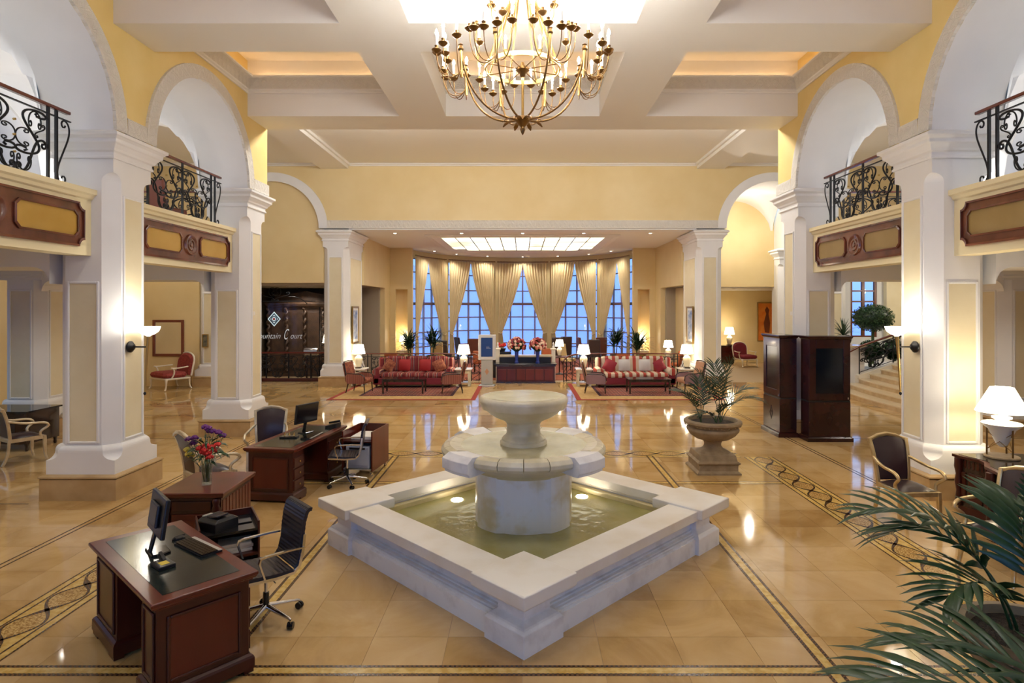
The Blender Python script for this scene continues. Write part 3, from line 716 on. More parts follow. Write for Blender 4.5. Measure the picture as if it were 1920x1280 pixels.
def railing(label, loc, rz, half, group, z0=4.45, h=.86, rail_wood='rail', panels=2):
    """balcony rail along local X, centred; handrail on top"""
    global endS
    t = thing('balcony_railing', label, 'railing', loc, rz, group)
    Lr = half
    B().cb((0,0,h+.155), (2*Lr, .075, .045)).obj('handrail', rail_wood, t, bev=.012)
    B().cb((0,0,h+.045), (2*Lr+.06, .028, .016)).obj('top_bar', 'iron', t); B().cb((0,0,.02), (2*Lr+.06, .03, .016)).obj('bottom_bar', 'iron', t)
    pm = B().cb((0,0,(h+.13)/2), (.032,.032,h+.13)).mesh('post', 'iron')
    xs = [0, Lr-.36, Lr-.22, -(Lr-.36), -(Lr-.22)]
    for x in xs: put(pm, 'post', t, (x,0,0))
    w = Lr-.36-.03
    for sx in (-1, 1):
        nsub = max(1, round(w/1.0)); ww = w/nsub
        for k in range(nsub):
            for me in scroll_meshes(ww, h): put(me, 'scroll', t, ((.015+k*ww) if sx > 0 else (-w-.015+k*ww), 0, .03))
        if endS is None:
            a = fit(scroll('S', 1.0, 2.6), 0, .21, 0, h, rot=1.1)
            endS = B().tube([(u,0,z) for u,z in a], .012, 6).mesh('scroll', 'iron')
        put(endS, 'end_scroll', t, (sx*(Lr-.20),0,.03), sc=(sx,1,1))
        for q in (.27, .52, .74): B().cb((sx*w*.5,0,.03+h*q), (.022,.03,.022), ry=.78).obj('brass_collar', 'brass', t)
    return t
def eared(w, h, e):            # rectangle with concave notched corners, centred
    pts = []
    for sx, sz, a0 in ((1,-1,0),(1,1,0),(-1,1,0),(-1,-1,0)):
        cx, cz = sx*w/2, sz*h/2
        arc = []
        for k in range(6):
            a = pi/2*k/5
            arc.append((cx-sx*e*cos(a), cz-sz*e*sin(a)))
        # start on the vertical or horizontal side so that the outline stays ordered
        if (sx, sz) in ((1,-1), (-1,1)): arc = arc
        else: arc = arc[::-1]
        pts += arc
    return pts
def chamf(x0, x1, z0, z1, c): return [(x0+c,z0),(x1-c,z0),(x1,z0+c),(x1,z1-c),(x1-c,z1),(x0+c,z1),(x0,z1-c),(x0,z0+c)]
def wood_panel(label, loc, rz, w, h, mt, group):
    """carved mahogany panel on balcony front; local X along, -Y outward"""
    t = thing('carved_balcony_front', label, 'balcony front', loc, rz, group)
    ol = eared(w, h, .10); il = eared(w-.06, h-.06, .10)
    f = lambda o, y: [(x, y, z) for x, z in o]
    B().loft([f(ol,.0), f(ol,-.045), f(il,-.055), f(il,-.03)][::-1]).obj('frame', 'balcwood', t)
    for sx in (-1, 1):
        xa, xb = sorted((sx*.30, sx*(w/2-.13)))
        o = chamf(xa, xb, -h/2+.12, h/2-.12, .07); i_ = chamf(xa+.025, xb-.025, -h/2+.145, h/2-.145, .06)
        B().loft([f(o,-.025), f(o,-.052), f(i_,-.06), f(i_,-.036)][::-1], cap=False).obj('panel_moulding', 'balcwood', t)
        B().loft([f(i_,-.03), f(i_,-.039)][::-1]).obj('inlay_panel', mt, t)
    ro = B().lathe([(.0,.03),(.03,.03),(.05,.012),(.065,.012),(.085,.03),(.10,.03),(.115,.012),(.135,.012),(.16,.034),(.185,.034),(.20,0)][::-1], n=28)
    ro.xf(Matrix.Translation((0,-.03,0)) @ Matrix.Rotation(pi/2,4,'X')); ro.obj('rosette', 'balcwood', t)
    return t
for sg, nm in ((-1,'left'), (1,'right')):
    for k, c in enumerate(BC[:2]):
        b = B(); X0 = 6.2
        prof = [(X0,3.48),(X0,4.20),(X0,4.27),(X0-.03,4.29),(X0-.05,4.33),(X0-.09,4.35),(X0-.09,4.42),(X0+.3,4.42),(X0+.3,3.48)]
        b.loft([[(sg*x, y, z) for x, z in prof] for y in (c-1.66, c+1.66)])
        struct(b, 'trim_%d' % (80+k+(2 if sg > 0 else 0)), 'fascia')
        bay = ('between the two piers' if k else 'beyond the second pier')
        where = [('beside the mirror side' if sg < 0 else 'above the staircase'), ('above the flower cabinet side' if sg < 0 else 'above the carved desk with white lamp')][k]
        tone = 'golden' if sg < 0 else 'olive'
        wood_panel(['carved mahogany balcony panel with %s inlays between the two %s' % (tone, 'piers above the mirror' if sg < 0 else 'piers above the staircase'), 'carved mahogany balcony panel with %s inlays above the %s' % (tone, 'dark desk with gilt chair' if sg < 0 else 'white cone lamp')][k],
                   (sg*X0, c, 3.90), (pi/2 if sg < 0 else -pi/2), 2.95, .62, 'balcpanel' if sg < 0 else 'balcpanel_r', 'balcony fronts')
        railing(['black wrought iron balcony railing %s' % ('between the two piers above the mirror' if sg < 0 else 'between the two piers above the staircase'), 'black wrought iron balcony railing %s' % ('over the dark desk with gilt chair' if sg < 0 else 'over the white cone lamp')][k],
                (sg*6.32, c, 4.42), (pi/2 if sg < 0 else -pi/2), 1.38, 'balcony railings')
    railing('iron railing across the far end of the %s gallery seen through the arch' % ('mirror side' if sg < 0 else 'staircase side'), (sg*8.55, 13.3, 4.30), 0, 1.6, 'gallery end railings')
# ================================================================ FOUNTAIN
FX, FY = .01, 6.9
ft = thing('fountain', 'two-tiered pale marble fountain with square pool set diagonally in floor', 'fountain', (FX, FY, 0), pi/4)
s0 = 1.56
def ringbox(b, so, si, z0, z1):
    for a in range(4):
        m = Matrix.Rotation(a*pi/2, 4, 'Z')
        poly = [(-so,-so),(so,-so),(si,-si),(-si,-si)]
        b.add([m @ Vector((x,y,z)) for z in (z0,z1) for x,y in poly], [(3,2,1,0),(4,5,6,7),(0,1,5,4),(1,2,6,5),(2,3,7,6),(3,0,4,7)])
    return b
b = B()
for so, za, zb in ((s0,0,.17),(s0-.012,.17,.19),(s0-.03,.19,.205),(s0-.05,.205,.22),(s0-.085,.22,.235),(s0-.11,.235,.40)): ringbox(b, so, 1.30, za, zb)
b.obj('pool_wall', 'marble_w', ft)
b = B()
for so, si, za, zb in ((s0-.07,1.29,.385,.405),(s0-.04,1.29,.405,.415),(1.63,1.27,.415,.515)): ringbox(b, so, si, za, zb)
b.obj('pool_rim', 'marble', ft, bev=.012)
ringbox(B(), 1.30, 1.22, .0, .375).obj('inner_ledge', 'marble_y', ft, bev=.01)
for sx in (-1, 1):
    for sy in (-1, 1):
        c = lambda e: None
        cx, cy = sx*1.37, sy*1.37
        prof = [(.235,0),(.235,.18),(.215,.20),(.205,.215),(.19,.225),(.165,.24),(.155,.25),(.155,.39),(.18,.40),(.20,.415),(.20,.42)]
        B().loft([rect4(cx,cy,d+.0,d+.0,z) for d, z in prof]).obj('corner_pedestal', 'marble_w', ft, bev=.004, segs=1)
        B().loft([rect4(cx,cy,d,d,z) for d, z in ((.30,.42),(.315,.435),(.315,.535),(.30,.54))]).obj('corner_cap', 'marble', ft, bev=.006)
B().box(-1.26,1.26,-1.26,1.26,.02,.318).obj('pool_water', 'water', ft)
# pedestal: round drum with square corner pilasters
n = 48; rings = []
for z in (.05, .94):
    rings.append([((.555+.035*(abs(cos(2*2*pi*k/n)) > .82))*cos(2*pi*k/n), (.555+.035*(abs(cos(2*2*pi*k/n)) > .82))*sin(2*pi*k/n), z) for k in range(n)])
B().loft(rings).obj('pedestal', 'marble_ped', ft)
B().lathe([(.585,.90),(.60,.93),(.62,.95),(.80,1.03),(.86,1.06),(.86,1.075),(.4,1.08)], n=64).obj('basin_underside', 'marble_y', ft)
# basin rim stones: four arcs of four stones, white lugs at the diagonals (local axes)
def rimstone(a0, a1, ro, hgt, name, mt, ri=.70, lug=0):
    n = 6; rings = []
    pf = [(ri,1.165),(ri+.04,1.178),(ro-.10,1.195),(ro-.03,1.18),(ro,1.14),(ro-.005,1.10),(ro-.04,1.07),(ro-.09,1.055),(ri,1.05)]
    if lug: pf = [(ri,1.165),(ri+.04,1.178),(ro-.08,1.20),(ro,1.15),(ro,1.045),(ro-.03,1.03),(ro-.03,1.005),(ro-.10,1.0),(ri,1.0)]
    for k in range(n+1):
        a = a0+(a1-a0)*k/n
        rings.append([(r*cos(a), r*sin(a), z) for r, z in pf])
    return B().loft(rings, True, False).obj(name, mt, ft, bev=.004, segs=1)
for q in range(4):
    base = q*pi/2+pi/4
    for k in range(4):
        a = base+R(-33+16.5*k); rimstone(a+.004, a+R(16.5)-.004, .945, 0, 'rim_stone', 'marble_s')
    rimstone(base+R(33)+.004, base+R(57)-.004, 1.035, 0, 'rim_lug', 'marble_w', lug=1)
B().lathe([(.02,1.168),(.76,1.172)], n=48, cap=True).obj('basin_water', 'water_b', ft)
B().lathe([(.27,1.15),(.27,1.20),(.262,1.21),(.25,1.215),(.25,1.235),(.225,1.26),(.205,1.275),(.195,1.30),(.195,1.40),(.205,1.42),(.215,1.43),(.23,1.44),(.26,1.455),(.33,1.485),(.40,1.53),(.44,1.57),(.45,1.58)], n=48).obj('stem', 'marble_s', ft)
B().lathe([(.44,1.575),(.475,1.582),(.49,1.60),(.512,1.665),(.512,1.69),(.50,1.712),(.48,1.722),(.44,1.722),(.40,1.712),(.2,1.70),(.06,1.68),(.02,1.66)], n=56).obj('upper_bowl', 'marble_s', ft)
B().lathe([(.01,1.712),(.1,1.714),(.455,1.7235)], n=40).obj('bowl_water', 'water_b', ft)
for k, (dx, dy) in enumerate(((-.75,.62),(.78,.55))):
    pass
for (px, py) in ((857,935),(1091,929)):
    p = fl(px, py, .33); v = Matrix.Rotation(-pi/4,4,'Z') @ Vector((p.x-FX, p.y-FY, 0))
    B().lathe([(.05,-.03),(.075,-.02),(.075,0),(.05,.006)], (v.x, v.y, .325), 20).obj('pool_lamp', 'dlight', ft)
# ================================================================ CHANDELIER
ch = thing('chandelier', 'large gilt brass chandelier with tiers of electric candles above the fountain', 'chandelier', (0, 6.9, 0))
ch.rotation_euler = (0,0,R(0))
def bez(p, n=14):
    p = [Vector(q) for q in p]; out = []
    for i in range(n+1):
        t = i/n; a = [q.copy() for q in p]
        while len(a) > 1: a = [a[j].lerp(a[j+1], t) for j in range(len(a)-1)]
        out.append(a[0])
    return out
candle_m = B().lathe([(.0125,.0),(.0125,.115),(.008,.118)], n=10).mesh('candle', 'candle')
bulb_m = B().lathe([(.006,.115),(.014,.125),(.017,.14),(.013,.16),(.006,.175),(.001,.185)], n=10).mesh('bulb', 'bulb')
cup_m = B().lathe([(.008,-.05),(.02,-.045),(.045,-.025),(.055,-.012),(.05,-.004),(.022,-.002),(.018,.02),(.022,.035),(.016,.04)], n=12).mesh('drip_cup', 'bronze')
def candle(p, s=1):
    c = put(cup_m, 'drip_cup', ch, p); k = put(candle_m, 'candle', ch, (p[0],p[1],p[2]+.035)); 
    bb = put(bulb_m, 'bulb', k, (0,0,0)); return c
for i in range(8):
    a = R(22.5+45*i); er = Vector((cos(a), sin(a), 0)); et = Vector((-sin(a), cos(a), 0))
    P = lambda r, z, s=0: er*r+et*s+Vector((0,0,z))
    B().tube(bez([P(.04,4.92), P(.34,4.88), P(.70,5.08), P(.74,5.62)]), .012, 8).obj('main_arm', 'bronze', ch)
    B().tube([P(.735,5.30), P(.745,5.64)], .017, 8).obj('sheath', 'brass', ch)
    B().lathe([(.028,0),(.034,.012),(.028,.03),(.02,.05),(.03,.06),(.012,.075)], P(.745,5.60), 10).obj('knot', 'bronze', ch)
    for k, (dr, ds, dz) in enumerate(((.12,-.24,.0),(.24,-.13,-.06),(.28,0.0,-.09),(.24,.13,-.06),(.12,.24,.0))):
        base = P(.74,5.42); tip = P(.74+dr,5.66+dz,ds)
        low = P(.74+dr*.6,5.30,ds*.6); 
        B().tube(bez([base, P(.74+dr*.15,5.22,ds*.15), P(.74+dr*1.0,5.24,ds*1.05), tip-Vector((0,0,.05))], 12), .0055, 6).obj('candle_arm', 'bronze', ch)
        candle(tip)
    # upper tier
    B().tube(bez([P(.44,5.52), P(.50,5.40), P(.62,5.55), P(.56,5.86)], 12), .006, 6).obj('candle_arm', 'brass', ch); candle(P(.56,5.92))
    B().tube(bez([P(.42,5.52), P(.30,5.9), P(.12,6.2), P(.05,6.9)], 12), .012, 6).obj('stay_rod', 'brass', ch)
    B().tube(bez([P(.15,6.25), P(.28,6.02), P(.42,6.1), P(.40,6.28)], 10), .0055, 6).obj('candle_arm', 'brass', ch); candle(P(.40,6.33))
    B().tube([P(.06,5.50), P(.43,5.50)], .007, 6).obj('spoke', 'bronze', ch)
    # acanthus leaves at the bottom
    B().ribbon(bez([P(.02,4.88), P(.10,4.93), P(.20,4.93), P(.25,4.86)], 6), [.05,.06,.055,.06,.045,.05,.01], .008, et).obj('leaf', 'bronze', ch)
b = B()
for k in range(48):
    pass
rings = []
for k in range(40):
    a = 2*pi*k/40; rings.append([(r*cos(a), r*sin(a), z) for r, z in ((.425,5.485),(.44,5.485),(.44,5.535),(.425,5.535))])
B().loft(rings, loop=True).obj('ring', 'ringgold', ch)
B().lathe([(.01,5.40),(.03,5.42),(.035,5.45),(.06,5.47),(.075,5.49),(.07,5.52),(.03,5.54),(.02,5.58)], n=20).obj('hub', 'bronze', ch)
B().tube([(0,0,4.95), (0,0,5.42)], .016, 10).obj('centre_rod', 'brass', ch)
B().lathe([(.004,4.74),(.018,4.765),(.03,4.80),(.022,4.83),(.05,4.86),(.085,4.90),(.06,4.94),(.02,4.97)], n=16).obj('finial', 'bronze', ch)
B().lathe([(.03,6.8),(.05,6.86),(.03,6.95),(.02,7.2),(.02,7.9),(.10,7.93),(.12,7.98)], n=16).obj('stem', 'brass', ch)
# ================================================================ WALL TORCHES
def torch(sg, label):
    Y = 8.85
    t = thing('wall_torch', label, 'wall lamp', (sg*5.842, Y, 2.155), 0, 'torch lamps on the near piers')
    o = -sg  # outwards direction in x
    m = B().lathe([(.085,0),(.085,.02),(.06,.04),(.045,.06),(.02,.065)], n=24); m.xf(Matrix.Rotation(o*pi/2,4,'Y')); m.obj('wall_plate', 'iron', t)
    B().tube([(0,0,0), (o*.26,0,0)], .012, 8).obj('bracket_arm', 'iron', t)
    B().tube([(o*.225,0,-.68),(o*.25,0,-.2),(o*.275,0,.16)], [.012,.017,.026], 12).obj('torch_shaft', 'brass', t)
    B().lathe([(.001,-.03),(.018,-.015),(.02,0),(.012,.02)], (o*.224,0,-.69), 12).obj('tip', 'iron', t)
    B().lathe([(.02,.15),(.03,.165),(.085,.19),(.13,.225),(.152,.265),(.16,.30),(.15,.30),(.125,.24),(.03,.19)], (o*.276,0,0), 28).obj('glass_bowl', 'shade_hot', t)
    lamp('POINT', (sg*5.842+o*.276, Y, 2.155+.37), 13, (1,.95,.84), .06)
torch(-1, 'brass torch lamp with white glass bowl on pier beside the mirror'); torch(1, 'brass torch lamp with white glass bowl on pier beside the staircase')
mat('leather_in', (.012,.018,.016), .16, col2=(.020,.026,.024), scale=30, bump=.12, bscale=70, bdist=.002)
# ================================================================ DESKS
def desk(label, c, rz, L, W, group):
    t = thing('pedestal_desk', label, 'desk', (c[0], c[1], 0), rz, group)
    hx, hy = L/2, W/2
    prof = [(-.03,.695),(-.03,.705),(-.012,.715),(-.005,.73),(0,.735),(0,.755),(-.008,.762)]
    B().loft([rect4(0,0,hx+d,hy+d,z) for d, z in prof]).obj('desk_top', 'mahog_red', t, bev=.002, segs=1)
    B().box(-hx+.10, hx-.10, -hy+.10, hy-.10, .7615, .7645).obj('leather_inset', 'leather_in', t)
    def ped(x0, x1):
        p = B(); p.box(x0, x1, -hy+.05, hy-.05, .12, .70); o = p.obj('pedestal', 'mahog', t, bev=.004, segs=1)
        q = B().loft([rect4((x0+x1)/2,0,(x1-x0)/2+d,hy-.05+d,z) for d, z in ((.03,.03),(.03,.11),(.022,.125),(.005,.14))]); q.obj('plinth', 'mahog', t)
        for yy in (-hy+.07, hy-.07):
            for xx in (x0+.05, x1-.05): B().box(xx-.07, xx+.07, yy-.045 if yy < 0 else yy-.025, yy+.025 if yy < 0 else yy+.045, 0, .035).obj('bracket_foot', 'mahog', t)
        return o
    def framed(axis, u, a0, a1, z0, z1, sgn, mt='mahog'):
        """raised frame and panel on a face: axis y -> face at y=u spanning x; axis x -> face at x=u spanning y"""
        def bx(b, p0, p1, q0, q1, th):
            lo, hi = sorted((u-.002*sgn, u+th*sgn))
            if axis == 'y': b.box(p0, p1, lo, hi, q0, q1)
            else: b.box(lo, hi, p0, p1, q0, q1)
        f = B(); w_ = .022
        bx(f, a0, a0+w_, z0, z1, .016); bx(f, a1-w_, a1, z0, z1, .016); bx(f, a0+w_, a1-w_, z0, z0+w_, .016); bx(f, a0+w_, a1-w_, z1-w_, z1, .016)
        f.obj('panel_moulding', 'mahog', t, bev=.007)
        g = B(); bx(g, a0+w_, a1-w_, z0+w_, z1-w_, .004); g.obj('panel', mt, t)
    k0, k1 = -hx+.62, hx-.36
    ped(-hx+.05, k0); ped(k1, hx-.05)
    framed('x', hx-.05, -hy+.11, hy-.11, .17, .63, 1, 'mahog_red')
    framed('x', -hx+.05, -hy+.11, hy-.11, .17, .63, -1)
    framed('y', -hy+.05, -hx+.10, k0-.05, .17, .66, -1); framed('y', -hy+.05, k1+.04, hx-.09, .17, .66, -1)
    B().box(k0-.01, k1+.01, -.02, .0, .30, .70).obj('modesty_panel', 'mahog', t)
    for (a, b) in ((k1+.02, hx-.07), (-hx+.07, k0-.02)):
        for q, (z0, z1) in enumerate(((.16,.30),(.32,.46),(.48,.62))):
            d = B().box(a, b, hy-.055, hy-.03, z0, z1).obj('drawer', 'mahog', t, bev=.006)
            B().lathe([(.003,0),(.012,.006),(.014,.014),(.008,.02)], n=10).xf(Matrix.Translation(((a+b)/2, hy-.03, (z0+z1)/2)) @ Matrix.Rotation(-pi/2,4,'X')).obj('knob', 'brass', d)
    return t
D1 = (-2.83, 4.76); D1R = atan2(-1.06, 1.186)
desk('mahogany pedestal desk with dark leather top beside the fountain, monitor turned away', D1, D1R, 1.60, .72, 'reception desks')
D2 = (-3.445, 9.19); D2R = R(-98)
desk('mahogany pedestal desk with brass-knobbed drawers behind the flower cabinet', D2, D2R, 1.72, .77, 'reception desks')
def loc(c, rz, x, y, z=0):
    return (c[0]+x*cos(rz)-y*sin(rz), c[1]+x*sin(rz)+y*cos(rz), z)
# -------------------------------------------------- desk equipment
ZT = .7645
def monitor(label, p, rz, group='monitors on the desks'):
    t = thing('computer_monitor', label, 'monitor', p, rz, group)     # screen faces +Y local
    B().loft([[(x*s, y*s*.75, z) for x, y in ((-.11,-.10),(.11,-.10),(.12,.0),(.09,.09),(-.09,.09),(-.12,0))] for s, z in ((1,0),(1,.012),(.9,.018))]).obj('stand_base', 'blackgloss', t)
    B().cb((0,-.035,.12), (.055,.022,.24), rx=R(-14)).obj('stand_neck', 'blackgloss', t, bev=.006)
    m = Matrix.Translation((0,.0,.31)) @ Matrix.Rotation(R(-8),4,'X')
    B().cb((0,0,0), (.46,.035,.31)).xf(m).obj('monitor_housing', 'black', t, bev=.01)
    B().cb((0,.0185,.006), (.42,.003,.255)).xf(m).obj('monitor_screen', 'blackgloss', t)
    B().cb((0,-.03,0), (.24,.03,.18)).xf(m).obj('back_cover', 'black', t, bev=.012)
    return t
def keyboard(label, p, rz):
    t = thing('keyboard', label, 'keyboard', p, rz, 'keyboards on the desks')
    B().loft([[(x,y,z) for x,y in ((-.23,-.085),(.23,-.085),(.23,.085),(-.23,.085))] for z in (0,.014)]).obj('keyboard_body', 'black', t, bev=.005)
    B().box(-.23, .23, .055, .084, .014, .018).obj('silver_strip', 'silver', t)
    km = B().box(-.011,.011,-.011,.011,0,.009).mesh('key', 'blackgloss')
    for i in range(17):
        for j in range(5): put(km, 'key', t, (-.212+i*.0265, -.066+j*.026, .0142))
    return t
p = loc(D1, D1R, -.14, -.03, ZT)
monitor('flat monitor seen from behind on desk beside the fountain', p, D1R-R(5))
keyboard('black keyboard with silver strip on desk beside the fountain', loc(D1, D1R, .02, .21, ZT), D1R+R(6))
def cradle(label, p, rz):
    t = thing('card_terminal', label, 'card terminal', p, rz)
    B().box(-.085,.085,-.06,.06,0,.028).obj('terminal_body', 'black', t, bev=.006); B().box(-.02,.05,-.03,.03,.028,.030).obj('yellow_label', 'fl_yel', t)
    B().cb((-.09,.03,.03), (.10,.025,.05), ry=R(25)).obj('holder_arm', 'black', t, bev=.004); return t
cradle('black card terminal with yellow label beside the monitor foot', loc(D1, D1R, .19, -.10, ZT), D1R+R(5))
t = thing('computer_mouse', 'black computer mouse beside the keyboard near the fountain', 'mouse', loc(D1, D1R, -.30, .17, ZT), D1R)
B().lathe([(.03,0),(.032,.012),(.022,.028),(.004,.034)], n=16, sx=1.0, sy=1.7).obj('mouse_shell', 'blackgloss', t); B().box(-.002,.002,.01,.05,.022,.034).obj('scroll_wheel', 'black', t)
monitor('flat dark monitor facing the office chair on drawer desk', loc(D2, D2R, -.22, .0, ZT), D2R+R(-18))
keyboard('black keyboard on drawer desk behind the flower cabinet', loc(D2, D2R, .02, .22, ZT), D2R+R(4))
t = thing('pen_tray', 'dark desk tray with small gilt ornaments and pen', 'desk tray', loc(D2, D2R, .16, -.08, ZT), D2R+R(100))
B().box(-.13,.13,-.06,.06,0,.022).obj('tray', 'blackgloss', t, bev=.006)
for k in range(3): B().lathe([(.012,.0),(.014,.02),(.006,.03),(.009,.045),(.001,.055)], (-.07+.07*k,.01,.022), 10).obj('ornament', 'brass', t)
B().tube([(-.1,-.03,.03),(.09,-.02,.03)], .004, 6).obj('pen', 'chrome', t)
t = thing('telephone', 'black desk telephone at the far end of drawer desk', 'telephone', loc(D2, D2R, -.68, .22, ZT), D2R)
B().loft([[(x,y,z) for x,y,z in ((-.09,-.1,0),(.09,-.1,0),(.09,.1,0),(-.09,.1,0))],[(x,y,z) for x,y,z in ((-.09,-.1,.03),(.09,-.1,.03),(.09,.1,.07),(-.09,.1,.07))]]).obj('phone_base', 'black', t, bev=.008)
B().cb((-.06,0,.075), (.045,.2,.035), rx=R(11)).obj('handset', 'blackgloss', t, bev=.012)
# -------------------------------------------------- low cabinet with flowers
CC = (-3.57, 6.77)
t = thing('low_cabinet', 'mahogany cabinet with carved pilasters carrying a vase of flowers', 'cabinet', (CC[0], CC[1], 0), R(2))
B().loft([rect4(0,0,.335+d,.40+d,z) for d, z in ((0,.70),(.012,.71),(.02,.73),(.022,.752),(.012,.76))]).obj('cabinet_top', 'mahog_red', t)
B().box(-.31,.31,-.37,.38,.07,.70).obj('body', 'mahog', t); B().loft([rect4(0,.005,.31+d,.375+d,z) for d, z in ((.02,0),(.02,.07),(.005,.085))]).obj('plinth', 'mahog', t)
dr = B().box(-.21,.21,-.385,-.37,.12,.52).obj('door', 'mahog_red', t, bev=.006); B().box(-.14,.14,-.395,-.385,.18,.46).obj('door_panel', 'mahog_red', dr, bev=.008)
B().box(-.21,.21,-.385,-.37,.56,.66).obj('drawer', 'mahog', t, bev=.006)
for sx in (-1, 1):
    pl = B().box(sx*.265-.035, sx*.265+.035, -.40, -.37, .085, .52).obj('pilaster', 'mahog', t, bev=.006)
    B().lathe([(.02,0),(.04,.02),(.045,.06),(.03,.10),(.04,.14),(.03,.17)], (sx*.265,-.385,.52), 14).obj('corbel', 'mahog', pl)
for k in range(9): B().box(.31,.316,-.34+k*.08,-.275+k*.08,.12,.66).obj('side_board', 'mahog_red', t, bev=.002, segs=1)
def blossom(col, r):
    b = B(); rnd = random.Random(hash(col) % 1000)
    for k in range(9):
        a = 2.4*k; rr = r*.55*sqrt(k/9); c = Vector((rr*cos(a), rr*sin(a), r*.35*(1-k/9)))
        b.lathe([(.001,-r*.3),(r*.28,-r*.1),(r*.34,.1*r),(r*.12,r*.35)], c, 6)
    return b.mesh('blossom', col)
vz = thing('flower_vase', 'clear glass vase of purple, red and yellow flowers on mahogany cabinet', 'flower vase', (CC[0]+.03, CC[1]-.10, .7605))
B().lathe([(.05,0),(.055,.005),(.058,.28),(.054,.28),(.05,.02),(.0,.018)], n=24).obj('glass_vessel', 'vaseglass', vz)
B().lathe([(.001,.02),(.049,.02),(.051,.12),(.001,.121)], n=20).obj('vase_water', 'vaseglass', vz)
rnd = random.Random(3)
bl = {c: blossom(c, .058) for c in ('fl_red','fl_purple','fl_yel')}
heads = [('fl_purple',-.15,.02,.46),('fl_purple',-.20,.0,.50),('fl_purple',-.12,-.03,.52),('fl_purple',-.17,.05,.44),('fl_purple',.02,.0,.62),('fl_purple',.06,.03,.58),('fl_purple',-.03,.02,.63),('fl_purple',.12,.02,.57),('fl_purple',.16,.04,.53),('fl_purple',.0,.07,.57),
         ('fl_red',.02,-.06,.44),('fl_red',.08,-.06,.42),('fl_red',.0,-.08,.37),('fl_red',.06,-.09,.36),('fl_red',.11,-.04,.38),('fl_red',.03,-.10,.40),('fl_red',.13,-.02,.44),('fl_red',-.05,-.07,.41),('fl_red',.09,-.1,.32),('fl_yel',-.22,.0,.38),('fl_yel',-.18,-.04,.34),('fl_yel',-.20,.03,.31)]
for c, x, y, z in heads:
    put(bl[c], 'blossom', vz, (x, y, z), rnd.random()*6, (1,1,1))
    B().tube(bez([(x*.15,y*.15,.03),(x*.2,y*.2,.25),(x*.8,y*.8,z-.1),(x,y,z-.01)], 6), .003, 4).obj('flower_stem', 'stemgr', vz)
lfm = B().ribbon([(0,0,0),(.04,0,.015),(.09,0,.012),(.13,0,-.015)], [.004,.028,.022,.003], .001, (0,1,0)).mesh('leaf', 'palm')
for k in range(64):
    a = rnd.random()*2*pi; r_ = .04+rnd.random()*.10
    o = put(lfm, 'leaf', vz, (r_*cos(a), r_*sin(a)*.7, .27+rnd.random()*.26), a); o.rotation_euler = (rnd.uniform(-.5,.5), rnd.uniform(-.6,.5), a)
# -------------------------------------------------- printer stand by the first desk
PS = (-2.97, 5.98); PSR = R(32)
t = thing('printer_stand', 'low mahogany stand with open shelf of papers behind the leather-topped desk', 'stand', (PS[0], PS[1], 0), PSR)
B().box(.25,.27,-.25,.25,.0,.63).obj('side_panel', 'mahog', t, bev=.003, segs=1); B().box(-.27,-.25,-.25,.25,0,.63).obj('side_panel', 'mahog', t, bev=.003, segs=1); B().box(-.25,.25,.225,.25,.06,.63).obj('back_panel', 'mahog', t)
for z in (.06,.30,.54): B().box(-.25,.25,-.25,.225,z,z+.025).obj('shelf', 'blackgloss' if z == .54 else 'mahog', t)
for k in range(3):
    o = tag(B().box(-.15,.15,-.105,.105,0,.03).obj('paper_stack', 'paper', bev=.003), 'stack of white papers on the open shelf of printer stand', 'papers', 'papers on the stand'); o.location = loc(PS, PSR, .06, -.08, .326+.031*k); o.rotation_euler = (0,0,PSR+R((0,7,-5)[k]))
t = thing('desktop_printer', 'black desktop printer standing on low mahogany stand', 'printer', loc(PS, PSR, -.09, -.05, .566), PSR+R(-60)); t.scale = (.8,.8,.9)
B().loft([[(-.17,-.15,0),(.17,-.15,0),(.17,.17,0),(-.17,.17,0)],[(-.17,-.15,.10),(.17,-.15,.10),(.17,.17,.10),(-.17,.17,.10)],[(-.15,-.10,.13),(.15,-.10,.13),(.15,.12,.13),(-.15,.12,.13)]]).obj('printer_body', 'black', t, bev=.012)
B().cb((.03,-.02,.145), (.2,.16,.02), ry=R(-8)).obj('paper_tray', 'leather', t, bev=.006); B().cb((-.12,-.05,.137), (.04,.12,.012)).obj('control_panel', 'silver', t, bev=.003)
o = tag(B().box(-.12,.12,-.085,.085,0,.01).obj('document_tray', 'blackgloss', bev=.004), 'flat black document tray on mahogany stand beside the printer', 'tray'); o.location = loc(PS, PSR, .14, .06, .566); o.rotation_euler = (0,0,PSR+R(90))
# printer trolley by the second desk
TC = (-2.62, 9.95)
t = thing('printer_trolley', 'mahogany trolley on castors with shelves behind swivel chair', 'trolley', (TC[0], TC[1], 0), R(-8))
B().box(.235,.26,-.36,.36,.10,.74).obj('side_panel', 'mahog_red', t, bev=.003, segs=1); B().box(-.26,-.235,-.36,.36,.10,.74).obj('side_panel', 'mahog_red', t, bev=.003, segs=1); B().box(-.235,.235,.335,.36,.10,.74).obj('back_panel', 'mahog', t)
for z in (.12,.56): B().box(-.235,.235,-.355,.335,z,z+.02).obj('shelf', 'silver' if z < .3 else 'mahog', t)
for sx in (-.22,.22):
    for sy in (-.31,.31): B().lathe([(.001,-.013),(.04,-.013),(.04,.013),(.001,.013)], n=14).xf(Matrix.Translation((sx,sy,.04)) @ Matrix.Rotation(pi/2,4,'Y')).obj('castor', 'chrome', t); B().box(sx-.02, sx+.02, sy-.02, sy+.02, .06, .10).obj('castor_fork', 'chrome', t)
t = thing('office_printer', 'pale grey office printer inside the trolley by drawer desk', 'printer', loc(TC, R(-8), 0, -.04, .14), R(-8))
